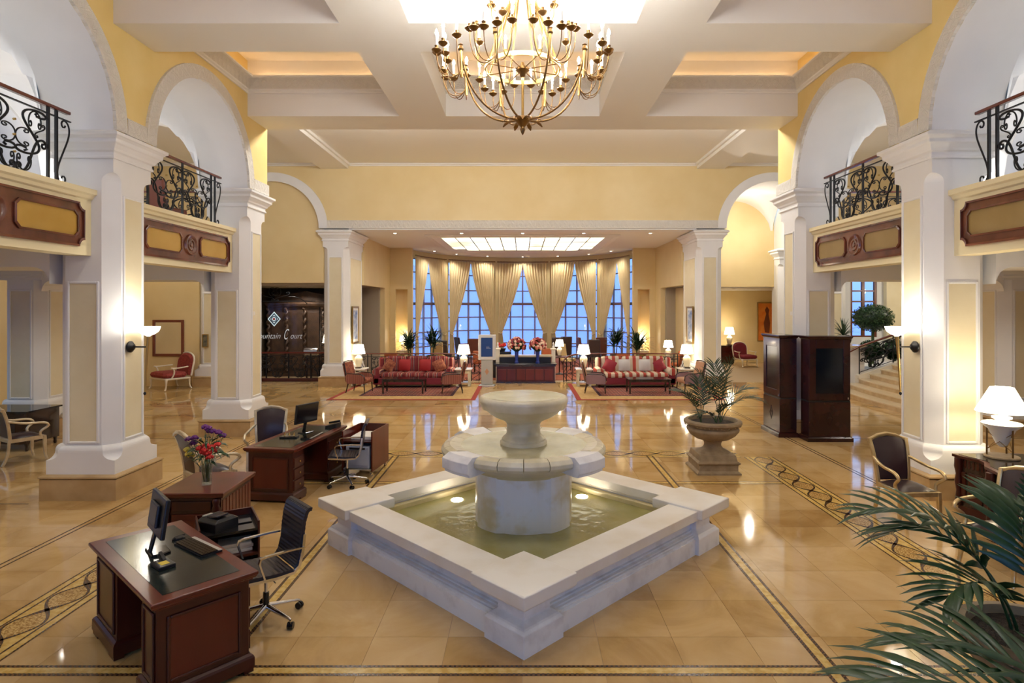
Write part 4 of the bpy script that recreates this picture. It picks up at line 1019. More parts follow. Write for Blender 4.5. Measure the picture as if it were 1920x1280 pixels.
B().box(-.20,.20,-.31,.28,.0,.36).obj('printer_body', 'printer', t, bev=.02); B().box(-.17,.17,-.318,-.31,.05,.30).obj('front_door', 'printer', t, bev=.012); B().box(-.13,.13,-.322,-.31,.31,.34).obj('output_slot', 'black', t)
o = tag(B().box(-.17,.17,-.22,.22,0,.05).obj('paper_pile', 'paper', bev=.004), 'white paper pile on top shelf of the printer trolley', 'papers'); o.location = loc(TC, R(-8), 0, 0, .58); o.rotation_euler = (0,0,R(-6))
# ================================================================ OFFICE CHAIRS
def office_chair(label, c, rz):
    t = thing('office_chair', label, 'office chair', (c[0], c[1], 0), rz, 'swivel chairs at the desks')
    # seat and back as one ribbed sling profile (y,z)
    sp = [(-.25,.475),(-.22,.485),(-.10,.468),(.05,.458),(.15,.462)]; bp = [(.17,.475),(.205,.53),(.225,.62),(.235,.74),(.25,.86),(.275,.94),(.30,.962),(.32,.955)]
    def sling(name, pr, wd, th):
        rows = []
        pts = [Vector((0,y,z)) for y, z in pr]; out = []
        for i in range(len(pts)-1):
            for k in range(6): out.append(pts[i].lerp(pts[i+1], k/6))
        out.append(pts[-1])
        tl_ = [th+.006*(1 if i % 2 else 0) for i in range(len(out))]
        B().ribbon(out, wd, tl_, (1,0,0)).obj(name, 'leather', t, bev=.004, segs=1)
    sling('seat', sp, .45, .034); sling('backrest', bp, .44, .028)
    for sx in (-1, 1):
        x = sx*.235
        B().ribbon([Vector((x,y,z)) for y, z in [(-.25,.465),(0,.445),(.15,.45),(.2,.5),(.23,.62),(.245,.76)]], .014, .024, (1,0,0)).obj('side_rail', 'chrome', t)
        B().ribbon([Vector((x+sx*.03,y,z)) for y, z in [(.225,.66),(.12,.665),(-.10,.665),(-.14,.655),(-.15,.62),(-.12,.52),(-.10,.455)]], .028, .014, (1,0,0)).obj('armrest', 'chrome', t)
    B().cb((0,0,.42), (.14,.20,.05)).obj('tilt_mechanism', 'chrome', t, bev=.012); B().tube([(.05,0,.42),(.22,0,.40)], .005, 6).obj('lever', 'chrome', t)
    B().tube([(0,0,.24),(0,0,.42)], .017, 12).obj('gas_lift', 'chrome', t); B().tube([(0,0,.11),(0,0,.25)], .026, 12).obj('column', 'blackgloss', t)
    for k in range(5):
        a = 2*pi*k/5+.35; er = Vector((cos(a), sin(a), 0))
        lg = B().tube([er*.02+Vector((0,0,.13)), er*.28+Vector((0,0,.085)), er*.30+Vector((0,0,.075))], [.024,.013,.011], 8).obj('base_leg', 'chrome', t)
        q = Matrix.Translation(er*.30+Vector((0,0,.03))) @ Matrix.Rotation(a+.5,4,'Z') @ Matrix.Rotation(pi/2,4,'Y')
        B().lathe([(.001,-.024),(.03,-.024),(.03,-.006),(.012,-.004),(.012,.004),(.03,.006),(.03,.024),(.001,.024)], n=14).xf(q).obj('castor', 'blackgloss', t)
    return t
office_chair('black leather swivel chair with chrome arms at desk beside the fountain', (-2.25, 5.22), R(-47))
office_chair('black leather swivel chair with chrome arms before the printer trolley', (-2.72, 9.22), R(-80))
# ================================================================ GILT ARMCHAIRS
def gilt_chair(label, c, rz, fm='gilt', group='gilt armchairs with dark leather'):
    t = thing('gilt_armchair', label, 'armchair', (c[0], c[1], 0), rz, group)
    for sx in (-1, 1):
        B().ribbon(bez([(sx*.25,-.25,.44),(sx*.25,-.27,.30),(sx*.255,-.23,.15),(sx*.27,-.29,.0)], 8), [.05]*3+[.045]*3+[.035]*3, [.05]*3+[.045]*3+[.035]*3, (1,0,0)).obj('front_leg', fm, t, bev=.006, segs=1)
        B().ribbon(bez([(sx*.20,.24,.44),(sx*.20,.24,.25),(sx*.20,.27,.12),(sx*.21,.34,.0)], 8), .038, .04, (1,0,0)).obj('rear_leg', fm, t, bev=.005, segs=1)
        B().ribbon(bez([(sx*.205,.23,.42),(sx*.215,.24,.58),(sx*.235,.27,.80),(sx*.25,.35,.985)], 10), .042, .045, (1,0,0)).obj('back_stile', fm, t, bev=.008, segs=1)
        B().tube(bez([(sx*.235,.275,.76),(sx*.28,.15,.74),(sx*.30,.02,.66),(sx*.31,-.12,.70),(sx*.31,-.26,.72),(sx*.30,-.30,.62)], 14)+bez([(sx*.30,-.29,.61),(sx*.285,-.24,.56),(sx*.265,-.14,.54),(sx*.255,-.20,.44)], 6)[1:], .021, 8).obj('arm', fm, t)
    top = [(-.265,.352,.965),(-.20,.362,.985),(-.12,.375,1.02),(0,.382,1.04),(.12,.375,1.02),(.20,.362,.985),(.265,.352,.965)]
    B().ribbon(top, .045, .05, (0,1,.2)).obj('top_rail', fm, t, bev=.012)
    B().box(-.265,.265,-.27,-.225,.385,.445).obj('seat_rail', fm, t, bev=.006); B().box(-.225,.225,.21,.25,.385,.445).obj('seat_rail', fm, t, bev=.006)
    for sx in (-1, 1): B().loft([rect4(0,0,0,0,0)]*0+[[(sx*.25-.018,-.25,z),(sx*.25+.018,-.25,z),(sx*.21+.018,.24,z),(sx*.21-.018,.24,z)] for z in (.385,.445)]).obj('seat_rail', fm, t)
    rows = []
    for i in range(9):
        v = i/8; wv = .225-.02*v; rows.append([(-wv+2*wv*j/8, -.245+.46*v, .45+.055*(1-(2*j/8-1)**4)*(1-(2*v-1)**4)) for j in range(9)])
    B().grid(rows).obj('seat_cushion', 'leather_br', t)
    for nm, off, mt in (('back_pad', -1, 'leather_br'), ('back_cover', 1, 'leather_br')):
        rows = []
        for i in range(11):
            v = i/10; z = .47+.50*v; yb = .235+.12*v**1.7; hw = .195+.035*v
            rows.append([(-hw+2*hw*j/8, yb+off*(.012+.02*(1-(2*j/8-1)**2)*sin(pi*v)), z+.045*v*(1-(2*j/8-1)**2)) for j in range(9)])
        B().grid(rows).obj(nm, mt, t)
    return t
gilt_chair('gilt armchair with purple-brown leather facing the palm, beside the carved desk', (4.92, 7.65), R(3))
gilt_chair('gilt armchair with dark leather behind the palm fronds', (4.98, 6.16), R(-72))
gilt_chair('silver-gilt armchair with dark leather behind the drawer desk monitor', (-4.22, 9.85), R(14), 'gilt_lt')
gilt_chair('silver-gilt armchair seen from behind beside the vase of flowers', (-4.44, 8.42), R(140), 'gilt_lt')
gilt_chair('silver-gilt armchair seen from behind at the dark desk in aisle', (-8.95, 10.62), R(150), 'gilt_lt')
gilt_chair('silver-gilt armchair half hidden by pier at the dark desk in aisle', (-8.80, 12.0), R(-80), 'gilt_lt')
# dark desk in the left aisle
t = thing('dark_desk', 'dark serpentine writing desk in aisle behind gilt armchair', 'desk', (-10.0, 11.7, 0), 0)
ol = [(-.9,-.40),(-.5,-.44),(0,-.40),(.4,-.46),(.62,-.44),(.65,.40),(-.9,.40)]
B().prism(ol, .735, .765).obj('desk_top', 'blackgloss', t, bev=.006)
B().prism([(x*.94,y*.92) for x, y in ol], .14, .735).obj('body', 'darkwood', t, bev=.01)
for x, y in ((-.8,-.33),(.55,-.36),(.55,.33),(-.8,.33)): B().lathe([(.02,0),(.03,.03),(.025,.08),(.04,.14)], (x,y,0), 10).obj('foot', 'darkwood', t)
# carved desk at right
t = thing('carved_desk', 'dark carved desk with glass top beside the near pier', 'desk', (6.42, 6.95, 0), 0)
ol = [(-.62,1.10),(-.60,.95),(-.52,.74),(-.55,.62),(-.68,.45),(-.76,.1),(-.77,-.3),(-.70,-.7),(-.55,-1.0),(-.6,-1.15),(.3,-1.15),(.3,1.10)]
ol = ol[::-1]
B().prism(ol, .735, .77).obj('desk_top', 'mahog', t, bev=.008)
B().prism([(x*.93+.01,y*.95) for x, y in ol], .7702, .776).obj('glass_sheet', 'blackstone', t)
bo = [(x*.95+.02,y*.96) for x, y in ol]
B().prism(bo, .10, .735).obj('body', 'darkwood', t)
B().prism([(x*1.0,y*1.0) for x, y in bo], .0, .10).obj('plinth', 'mahog', t, bev=.01)
fr = [p for p in bo if p[0] < -.3]
fm_ = B().box(-.006,.006,-.012,.012,.0,.10).mesh('carved_rib', 'mahog')
for i in range(len(fr)-1):
    a, b_ = Vector(fr[i]), Vector(fr[i+1]); n = max(1, int((b_-a).length/.045)); ang = atan2(b_.y-a.y, b_.x-a.x)
    for k in range(n):
        q = a.lerp(b_, (k+.5)/n); put(fm_, 'carved_rib', t, (q.x, q.y, .615), ang-pi/2)
    B().cb(((a.x+b_.x)/2, (a.y+b_.y)/2, .36), ((b_-a).length*.8, .03, .40), rz=ang).obj('front_panel', 'mahog', t, bev=.008)
for (x, y) in ((-.58,1.02),(-.72,.3)):
    B().lathe([(.03,.10),(.045,.16),(.03,.30),(.05,.42),(.035,.52),(.055,.62),(.05,.73)], (x,y,0), 12).obj('pilaster', 'mahog', t)
o = tag(B().box(-.14,.14,-.10,.10,0,.05).obj('book', 'frame_wd', bev=.004), 'brown book lying on the carved desk', 'book'); o.location = (6.02, 6.75, .776); o.rotation_euler = (0,0,R(20))
t = thing('brochure_stand', 'clear acrylic tray of leaflets on the carved desk', 'leaflet tray', (6.05, 6.98, .776), R(15))
B().box(-.15,.15,-.10,.10,0,.008).obj('tray_base', 'glass', t); B().cb((0,.06,.06), (.30,.006,.12), rx=R(-25)).obj('tray_back', 'glass', t)
for k in range(4): B().cb((0,-.05+.03*k,.02+.01*k), (.26,.09,.006), rx=R(12)).obj('leaflet', 'paper', t)
# big lamp on the carved desk
t = thing('table_lamp', 'large white cone-shade lamp on brass tripod on the carved desk', 'table lamp', (6.28, 7.80, .776))
B().lathe([(.19,0),(.195,.01),(.19,.025),(.17,.03)], n=32).obj('tripod_base', 'stone', t)
for k in range(3):
    a = 2*pi*k/3+.6; B().tube([(.16*cos(a),.16*sin(a),.025),(.16*cos(a),.16*sin(a),.40)], .011, 8).obj('tripod_leg', 'bronze', t)
    a2 = a+2*pi/3; B().tube([(.16*cos(a),.16*sin(a),.10),(.16*cos(a2),.16*sin(a2),.34)], .004, 6).obj('cross_wire', 'bronze', t); B().tube([(.16*cos(a),.16*sin(a),.34),(.16*cos(a2),.16*sin(a2),.10)], .004, 6).obj('cross_wire', 'bronze', t)
B().lathe([(.02,.14),(.06,.17),(.10,.26),(.15,.37),(.21,.42),(.225,.445),(.21,.46),(.10,.475),(.07,.48),(.075,.50),(.11,.515),(.11,.535),(.06,.545),(.012,.55)], n=40).obj('lamp_body', 'ceramic_w', t)
B().tube([(0,0,.545),(0,0,.66)], .008, 8).obj('lamp_stem', 'brass', t)
B().lathe([(.29,.60),(.13,.92),(.126,.92),(.286,.60)], n=48, cap=False).obj('lamp_shade', 'shade_hot', t)
lamp('POINT', (6.28, 7.80, .776+.72), 14, (1,.85,.6), .06); lamp('POINT', (6.28, 7.80, .776+1.0), 16, (1,.85,.6), .06)
# ================================================================ KIOSK CABINETS
mat('kioskwood', (.020,.005,.005), .2, col2=(.036,.009,.008), scale=3, coat=.15, spec=.4)
def kiosk(label, c, rz, screen, group='tall mahogany display cabinets'):
    t = thing('display_cabinet', label, 'cabinet', (c[0], c[1], 0), rz, group)      # front -Y, width .85, depth .36
    B().loft([rect4(0,0,.425+d,.18+d,z) for d, z in ((.04,0),(.04,.07),(.02,.09),(0,.10))]).obj('base', 'kioskwood', t)
    B().box(-.425,.425,-.18,.18,.10,.80).obj('lower_body', 'kioskwood', t, bev=.006); B().box(-.425,.425,-.165,.18,.80,.83).obj('shadow_gap', 'black', t)
    B().box(-.425,.425,-.155,.18,.83,2.10).obj('upper_body', 'kioskwood', t, bev=.004, segs=1); B().loft([rect4(0,0,.425+d,.18+d,z) for d, z in ((0,2.08),(.02,2.10),(.035,2.13),(.035,2.15))]).obj('cornice', 'kioskwood', t)
    d = B(); 
    for x0, x1, z0, z1 in ((-.42,-.28,.84,2.08),(.28,.42,.84,2.08),(-.28,.28,.84,.98),(-.28,.28,1.90,2.08)): d.box(x0, x1, -.18, -.155, z0, z1)
    dd = d.obj('door', 'kioskwood', t, bev=.005); B().box(-.28,.28,-.165,-.158,.98,1.90).obj('door_glass', screen, dd)
    B().box(.36,.38,-.19,-.18,.86,.90).obj('lock', 'chrome', dd)
    dm = [(0,-.15),(.07,0),(0,.15),(-.07,0)]; di = [(0,-.13),(.06,0),(0,.13),(-.06,0)]
    B().loft([[(x,-.18,.46+z) for x,z in dm],[(x,-.188,.46+z) for x,z in dm],[(x,-.188,.46+z) for x,z in di],[(x,-.181,.46+z) for x,z in di]][::-1]).obj('carved_diamond', 'kioskwood', t)
    B().lathe([(.001,.0),(.03,.006),(.045,0)], n=12).xf(Matrix.Translation((0,-.182,.46)) @ Matrix.Rotation(pi/2,4,'X')).obj('carved_flower', 'kioskwood', t)
    return t
mat('kioskblue', (.002,.005,.012), .10)
kiosk('tall mahogany cabinet with dark blue glass door beside staircase pier', (6.27, 12.33), 0, 'kioskblue')
kiosk('tall mahogany cabinet with mirror-dark glass door set sideways to its neighbour', (5.60, 12.98), R(-90), 'blackgloss')
# ================================================================ URNS AND PALMS
def urn(label, c, s=1.0, rz=0):
    t = thing('stone_urn', label, 'planter', (c[0], c[1], 0), rz, 'stone urn planters')
    f = lambda l: [(r*s, z*s) for r, z in l]
    q = [(.36,0),(.36,.03),(.335,.05),(.32,.06),(.32,.15),(.335,.165),(.35,.18),(.35,.195),(.31,.22),(.29,.31)]
    B().loft([rect4(0,0,r*s,r*s,z*s) for r, z in q]).obj('pedestal', 'stone', t)
    B().lathe(f([(.28,.31),(.25,.33),(.17,.37),(.14,.42),(.14,.46),(.16,.50),(.18,.51)]), n=32).obj('stem', 'stone', t)
    B().lathe(f([(.17,.51),(.28,.54),(.37,.60),(.425,.67),(.43,.70),(.415,.725),(.395,.735),(.41,.76),(.45,.78),(.475,.80),(.475,.83),(.45,.85),(.40,.85),(.38,.82),(.37,.78)]), n=48).obj('bowl', 'stone', t)
    bd = B().lathe([(.001,-.009),(.012,-.005),(.012,.005),(.001,.009)], n=6).mesh('bead', 'stone')
    for k in range(44): put(bd, 'bead', t, (.452*s*cos(2*pi*k/44), .452*s*sin(2*pi*k/44), .768*s))
    rows = []; rn = random.Random(5)
    B().lathe(f([(.001,.80),(.2,.80),(.385,.795)]), n=32).obj('soil', 'soil', t, kind='stuff')
    return t
def frond(root, p0, az, ln, lift, droop, ll, nl, mt, r=.006, wl=.024, sweep=55):
    """one palm leaf: rachis rising from p0 in direction az, with leaflets"""
    d = Vector((cos(az), sin(az), 0)); sd = Vector((-sin(az), cos(az), 0)); pts = []
    p = Vector(p0); el = lift; n = 18
    for i in range(n+1):
        pts.append(p.copy()); t_ = i/n
        el2 = lift-droop*t_**1.6; p = p+(d*cos(el2)+Vector((0,0,1))*sin(el2))*(ln/n)
    b = B(); b.tube(pts, [r*(1-.75*i/n) for i in range(n+1)], 6)
    st = .38
    for k in range(nl):
        t_ = st+(1-st)*k/(nl-1); x = t_*n; i = min(int(x), n-1); q = pts[i].lerp(pts[i+1], x-i); tg = (pts[i+1]-pts[i]).normalized()
        up = sd.cross(tg).normalized()*-1
        up = tg.cross(sd)*-1 if tg.cross(sd).z < 0 else tg.cross(sd)
        L_ = ll*(.55+.9*sin(pi*(.12+.80*(t_-st)/(1-st)))**.8)*.8
        for s_ in (-1, 1):
            a = R(sweep-28*(t_-st)/(1-st))+random.uniform(-.08,.08)
            dr = (tg*cos(a)+sd*(s_*sin(a))+up*(.25+random.uniform(-.1,.1))).normalized()
            nrm = (sd*s_).cross(tg).normalized(); wv = dr.cross(up).normalized()
            lp = []; cur = q.copy(); dv = dr.copy(); m = 4
            for j in range(m+1):
                lp.append(cur.copy()); cur = cur+dv*(L_/m); dv = (dv+Vector((0,0,-.20))).normalized()
            ws = [.25,1,.95,.65,.03]; rows = []
            for j in range(m+1):
                w_ = wl*ws[j]; rows.append([lp[j]-wv*w_*.5-up*w_*.22*0+Vector((0,0,-.15*w_)), lp[j]+up*w_*.12, lp[j]+wv*w_*.5+Vector((0,0,-.15*w_))])
            b.grid(rows, True)
    return b.obj('frond', mt, root)
UR = (3.21, 10.06)
urn('round stone urn on square pedestal with small palm behind the fountain', UR)
t = thing('potted_palm', 'small feathery palm growing in the stone urn behind the fountain', 'palm', (UR[0], UR[1], .80))
for (x, y, az, ln, lift, dr, ll) in ((.13,0,.1,.85,1.35,1.5,.30),(.13,0,1.6,1.0,1.45,.5,.30),(.13,.02,3.2,.95,1.4,.7,.28),(.12,0,-.9,1.05,1.5,.35,.28),(.14,0,-.2,.8,1.2,1.7,.30),(-.2,-.02,2.6,.7,1.35,1.3,.26),(-.2,0,3.5,.75,1.3,1.2,.26),(-.2,0,.6,.8,1.35,.9,.26),(-.18,.02,1.5,.75,1.4,.5,.24),(.05,-.05,3.6,.45,1.0,1.5,.22),(.05,-.05,5.2,.5,1.3,1.2,.2)):
    frond(t, (x,y,-.01), az, ln, lift, dr, ll, 15, 'palm_dk', .007, .022)
for x in (-.2,.05,.13): B().tube([(x,0,-.01),(x,0,.10)], [.02,.012], 8).obj('trunk', 'stemgr', t)
U2 = (3.16, 3.66)
urn('large stone urn filled with gravel and tall palm by the carved desk', U2, .88)
t = thing('potted_palm', 'tall glossy palm growing in gravel-filled stone urn', 'palm', (U2[0], U2[1], .70))
for (x, y, az, ln, lift, dr, ll) in ((-.05,.12,2.75,1.15,1.30,1.7,.40),(0,.14,2.3,1.0,1.25,2.1,.40),(.04,.1,1.0,.9,1.4,1.2,.40),(-.03,.1,3.4,.75,1.2,2.0,.36),(.05,.08,.2,1.0,1.35,1.2,.4),(.22,.10,1.5,.85,1.5,.25,.26)):
    frond(t, (x,y,-.01), az, ln, lift, dr, ll, 12, 'palm', .010, .052)
U3 = (2.95, 2.30)
urn('small stone urn with palm reaching over the mosaic border', U3, .62)
t = thing('potted_palm', 'low palm with long arching fronds over mosaic border', 'palm', (U3[0], U3[1], .495))
for (x, y, az, ln, lift, dr, ll) in ((-.1,.1,2.75,1.45,.80,1.25,.50),(-.05,.15,2.3,1.30,.85,1.3,.50),(.1,.1,.4,1.0,1.0,1.4,.5),(0,-.1,-1.5,.9,1.0,1.5,.5)):
    frond(t, (x*.6,y*.6,-.01), az, ln, lift, dr, ll, 15, 'palm', .011, .050, sweep=50)
# ================================================================ CURTAINS
def drape(label, a_in, a_out, i, group):
    """one half of a window's drapes: a_out = side at the wall, a_in = window centre side"""
    t = thing('curtain', label, 'curtain', (0,0,0), 0, group)
    zt, ztie = 5.08, 1.35; n = 60; m = 26; rows = []; r0 = RB-.16
    for j in range(m+1):
        v = j/m; z = zt-(zt-.02)*v
        if z > ztie: q = (zt-z)/(zt-ztie); wd = 1-.84*q**1.35
        else: q = (ztie-z)/ztie; wd = .16+.10*q**.6
        row = []
        for k in range(n+1):
            u = k/n; a = a_out+(a_in-a_out)*(u*wd+ (0 if z > ztie else 0))
            amp = .045*(.35+.65*wd) if z > ztie else .035
            row.append(bow(a, r0+amp*sin(u*2*pi*9)+.012*sin(u*2*pi*4+v*5), z))
        rows.append(row)
    B().grid(rows, True).obj('drape', 'curtain', t)
    tie = [bow(a_out+(a_in-a_out)*u, r0-.075, ztie+.03-.05*sin(pi*u/.17 if u < .17 else pi)) for u in (-.02,.03,.08,.13,.18)]
    B().tube(tie, .022, 8).obj('tie_back', 'curtain', t)
    return t
wn_ = ['end window beside the long-leaved plants', 'window behind the glowing sign', 'middle window behind the bouquets', 'window behind the bronze chairs', 'end window beside the tall potted plants']
for i, a in enumerate(WA):
    for s_ in (-1, 1):
        drape('gold tied-back drape on the %s of the %s' % (('outer side' if (s_ < 0) == (i < 2) else 'inner side'), wn_[i]) if i != 2 else 'gold tied-back drape of the middle window, beside the %s' % ('glowing sign' if s_ < 0 else 'small cone lamp'), a, a+s_*WH*1.05, i, 'tied-back gold drapes')
    rows = []
    for k in range(81):
        aa = a-WH*.97+2*WH*.97*k/80; rows.append([bow(aa, RB+.03+.015*sin(k*1.9), 4.7), bow(aa, RB+.03+.02*sin(k*1.9), .05)])
    tag(B().grid(rows, True).obj('sheer_curtain', 'sheer'), 'thin white net curtain hanging across the %s' % wn_[i], 'net curtain', 'net curtains')
    rod = thing('curtain_rod', 'brass curtain rod with rings above the %s' % wn_[i], 'curtain rod', (0,0,0), 0, 'curtain rods')
    B().tube([bow(a-WH*1.1+2.2*WH*k/14, RB-.17, 5.15) for k in range(15)], .028, 8).obj('rod', 'bronze', rod)
    rm = B().loft([[(.045*cos(b_)*(1+.18*cos(c_)), .008*sin(c_), .045*sin(b_)*(1+.18*cos(c_))) for c_ in (0,2.1,4.2)] for b_ in [2*pi*k/10 for k in range(10)]], loop=True).mesh('ring', 'brass')
    for k in range(16):
        aa = a-WH+2*WH*k/15; o = put(rm, 'ring', rod, bow(aa, RB-.17, 5.13), -aa+pi/2)
# ================================================================ LOUNGE SEATING AREA
mat('rug_red', (.30,.03,.018), .95); mat('rug_gold', (.46,.28,.09), .95, col2=(.55,.37,.16), scale=9); mat('rug_dk', (.06,.015,.03), .95)
m = mat('rug_field', (.2,.01,.015), .95); tt, pp = nodes('rug_field'); bk = tt.nodes.new('ShaderNodeTexBrick'); cc = tt.nodes.new('ShaderNodeTexCoord'); tt.links.new(cc.outputs['Object'], bk.inputs['Vector'])
bk.inputs['Scale'].default_value = 2.4; bk.inputs['Color1'].default_value = (.24,.012,.018,1); bk.inputs['Color2'].default_value = (.10,.012,.04,1); bk.inputs['Mortar'].default_value = (.42,.25,.13,1); bk.inputs['Mortar Size'].default_value = .03; tt.links.new(bk.outputs['Color'], pp.inputs['Base Color'])
def rug(label, x0, x1, y0, y1):
    t = thing('rug', label, 'rug', ((x0+x1)/2, (y0+y1)/2, 0), 0, 'rugs before the sofas'); hx, hy = (x1-x0)/2, (y1-y0)/2
    for nm, d, z, mt in (('outer_border',0,.008,'rug_red'),('gold_band',.14,.010,'rug_gold'),('inner_border',.75,.0115,'rug_dk'),('field',.85,.013,'rug_field')):
        B().box(-hx+d, hx-d, -hy+d, hy-d, .0032, z).obj(nm, mt, t)
rug('red and gold bordered rug under the red striped sofa', -5.8, -1.4, 17.54, 21.3); rug('red and gold bordered rug under the cream striped sofa', 1.6, 6.0, 17.54, 21.3)
def pad(x0, x1, y0, y1, z0, z1, e=.05):        # soft box
    cx, cy, hx, hy = (x0+x1)/2, (y0+y1)/2, (x1-x0)/2, (y1-y0)/2; h = z1-z0; e = min(e, h/2.05, hx/1.05, hy/1.05)
    pr = [(e,0),(e*.3,e*.25),(0,e),(0,h-e),(e*.3,h-e*.25),(e,h)]
    return [[(x,y,z0+z) for x,y,_ in sq(cx,cy,hx-d,hy-d,0,e*.9)] for d, z in pr]
def sofa(label, c, W, mt, base, cush):
    t = thing('sofa', label, 'sofa', (c[0], c[1], .013), 0, 'striped sofas'); h = W/2
    B().loft(pad(-h+.02, h-.02, -.42, .42, .10, .34, .03), sm=False).obj('base', base, t)
    n = 3; iw = (W-.50)/n
    for k in range(n):
        x = -h+.25+k*iw
        B().loft(pad(x+.004, x+iw-.004, -.44, .22, .33, .50, .07)).obj('seat_cushion', mt, t)
        b = B(); rings = pad(x+.004, x+iw-.004, -.12, .12, 0, .58, .09); b.loft(rings)
        b.xf(Matrix.Translation((0,.30,.44)) @ Matrix.Rotation(R(-10),4,'X')); b.obj('back_cushion', mt, t)
    for s_ in (-1, 1):
        b = B().loft(pad(s_*(h-.13)-.12, s_*(h-.13)+.12, -.42, .38, .10, .50, .05)); b.obj('arm', base, t)
        r_ = B().lathe([(.02,-.43),(.12,-.42),(.135,-.40),(.135,.36),(.1,.38)], n=18).xf(Matrix.Translation((s_*(h-.13),0,.53)) @ Matrix.Rotation(-pi/2,4,'X')); r_.obj('arm_roll', mt, t)
        # wing of the back
        b = B().loft(pad(s_*(h-.13)-.07, s_*(h-.13)+.09, .18, .42, .45, .98, .06)); b.obj('back_wing', mt, t)
    for x in (-h+.12, h-.12):
        for y in (-.34,.34): B().lathe([(.025,0),(.035,.06),(.04,.11)], (x,y,0), 10).obj('foot', 'darkwood', t)
    return t
SY = 20.52
sofa('large red and wine striped sofa with red cushions', (-3.72, SY), 2.72, 'stripe_red', 'burg', 1)
sofa('large cream and rust wide-striped sofa with pale cushions', (3.84, SY), 2.72, 'stripe_wide', 'burg', 1)
def cushion(label, p, s, mt, rx, ry, rz, group):
    b = B(); n = 8; 
    for sg in (-1, 1):
        rows = [[(s*(i/n-.5)*(1-.10*(2*j/n-1)**2*0), sg*(.075*(1-abs(2*i/n-1)**2.5)*(1-abs(2*j/n-1)**2.5)), s*(j/n-.5)) for j in range(n+1)] for i in range(n+1)]
        b.grid(rows, True)
    o = tag(b.obj('throw_cushion', mt), label, 'cushion', group); o.location = p; o.rotation_euler = (rx, ry, rz)
cz = .76
for (sx, cols) in ((-3.72, ('cushion_or','cushion_red','cushion_red','cushion_or')), (3.84, ('cushion_bg','cushion_grey','cushion_grey','cushion_bg'))):
    lb = ({'cushion_or': 'orange-brown patterned cushion leaning in the corner of red striped sofa', 'cushion_red': 'plain red cushion upright on the red striped sofa'} if sx < 0 else {'cushion_bg': 'crimson cushion leaning in the corner of cream striped sofa', 'cushion_grey': 'pale grey cushion upright on the cream striped sofa'})
    for k, mt in enumerate(cols):
        x = sx+(-.86,-.34,.36,.86)[k]; edge = k in (0,3)
        cushion(lb[mt], (x, SY-.03 if not edge else SY-.10, cz-.01 if not edge else cz-.02), .40, mt, R(-16), R(0 if not edge else (24 if k == 0 else -24)), R(0 if not edge else (-25 if k == 0 else 25)), lb[mt].split(' ')[0]+' sofa cushions')
def lounge_chair(label, c, rz, side, seat, group):
    t = thing('lounge_armchair', label, 'armchair', (c[0], c[1], .013), rz, group)
    for sx in (-1, 1):
        B().tube([(sx*.27,-.27,.30),(sx*.28,-.29,.0)], [.024,.014], 8).obj('leg', 'darkwood', t); B().tube([(sx*.25,.28,.32),(sx*.26,.36,.0)], [.024,.015], 8).obj('leg', 'darkwood', t)
        ol = [(-.28,.30),(.30,.30),(.34,.56),(.10,.60),(-.16,.585),(-.28,.54),(-.30,.42)]
        B().loft([[(sx*.29-.03,y,z) for y,z in ol],[(sx*.29+.03,y,z) for y,z in ol]]).obj('arm_panel', side, t, bev=.015)
        B().tube([(sx*.29,-.24,.32),(sx*.30,-.31,.42),(sx*.30,-.29,.54),(sx*.30,-.18,.60),(sx*.30,.10,.615),(sx*.285,.30,.62)], .017, 8).obj('arm_rail', 'darkwood', t)
    B().loft(pad(-.26,.26,-.33,.24,.30,.47,.06)).obj('seat', seat, t)
    b = B().loft(pad(-.26,.26,-.04,.05,0,.62,.035)); b.xf(Matrix.Translation((0,.29,.36)) @ Matrix.Rotation(R(-12),4,'X')); b.obj('backrest', seat, t)
    b = B().loft(pad(-.27,.27,.052,.075,0,.60,.01)); b.xf(Matrix.Translation((0,.29,.36)) @ Matrix.Rotation(R(-12),4,'X')); b.obj('back_cover', side, t)
    for sx in (-1, 1): B().tube([(sx*.27,.30,.34),(sx*.275,.345,.62),(sx*.27,.43,.99)], .017, 8).obj('back_post', 'darkwood', t)
    B().tube([(-.27,.425,.98),(0,.435,1.0),(.27,.425,.98)], .018, 8).obj('crest_rail', 'darkwood', t)
    return t
g = 'armchairs on the rugs'
lounge_chair('striped armchair with orange seat beside the tall ivory lamp and picture pier', (-5.22, 19.12), R(78), 'stripe_armx', 'cushion_or', g)
lounge_chair('striped armchair with orange seat turned towards red sofa near the sign', (-2.28, 19.05), R(-84), 'stripe_armx', 'cushion_or', g)
lounge_chair('mauve armchair with salmon seat before the cream sofa near the bouquets', (2.35, 19.05), R(84), 'mauve', 'salmon', g)
lounge_chair('mauve armchair with salmon seat behind the stone urn palm', (5.35, 19.15), R(-78), 'mauve', 'salmon', g)
def coffee(label, c, w, top):
    t = thing('coffee_table', label, 'table', (c[0], c[1], .013), 0, 'coffee tables')
    B().box(-w/2,w/2,-.33,.33,.43,.46).obj('table_top', top, t, bev=.006); B().box(-w/2+.04,w/2-.04,-.29,.29,.36,.43).obj('apron', 'darkwood', t)
    for x in (-w/2+.05, w/2-.05):
        for y in (-.28,.28): B().loft([rect4(x,y,.03,.03,.40), rect4(x,y,.022,.022,.02), rect4(x,y,.028,.028,0)]).obj('leg', 'darkwood', t)
coffee('dark polished coffee table before the red striped sofa', (-3.78, 19.05), 1.35, 'blackgloss'); coffee('glass-topped dark coffee table before the cream striped sofa', (4.0, 19.0), 1.35, 'blackgloss')
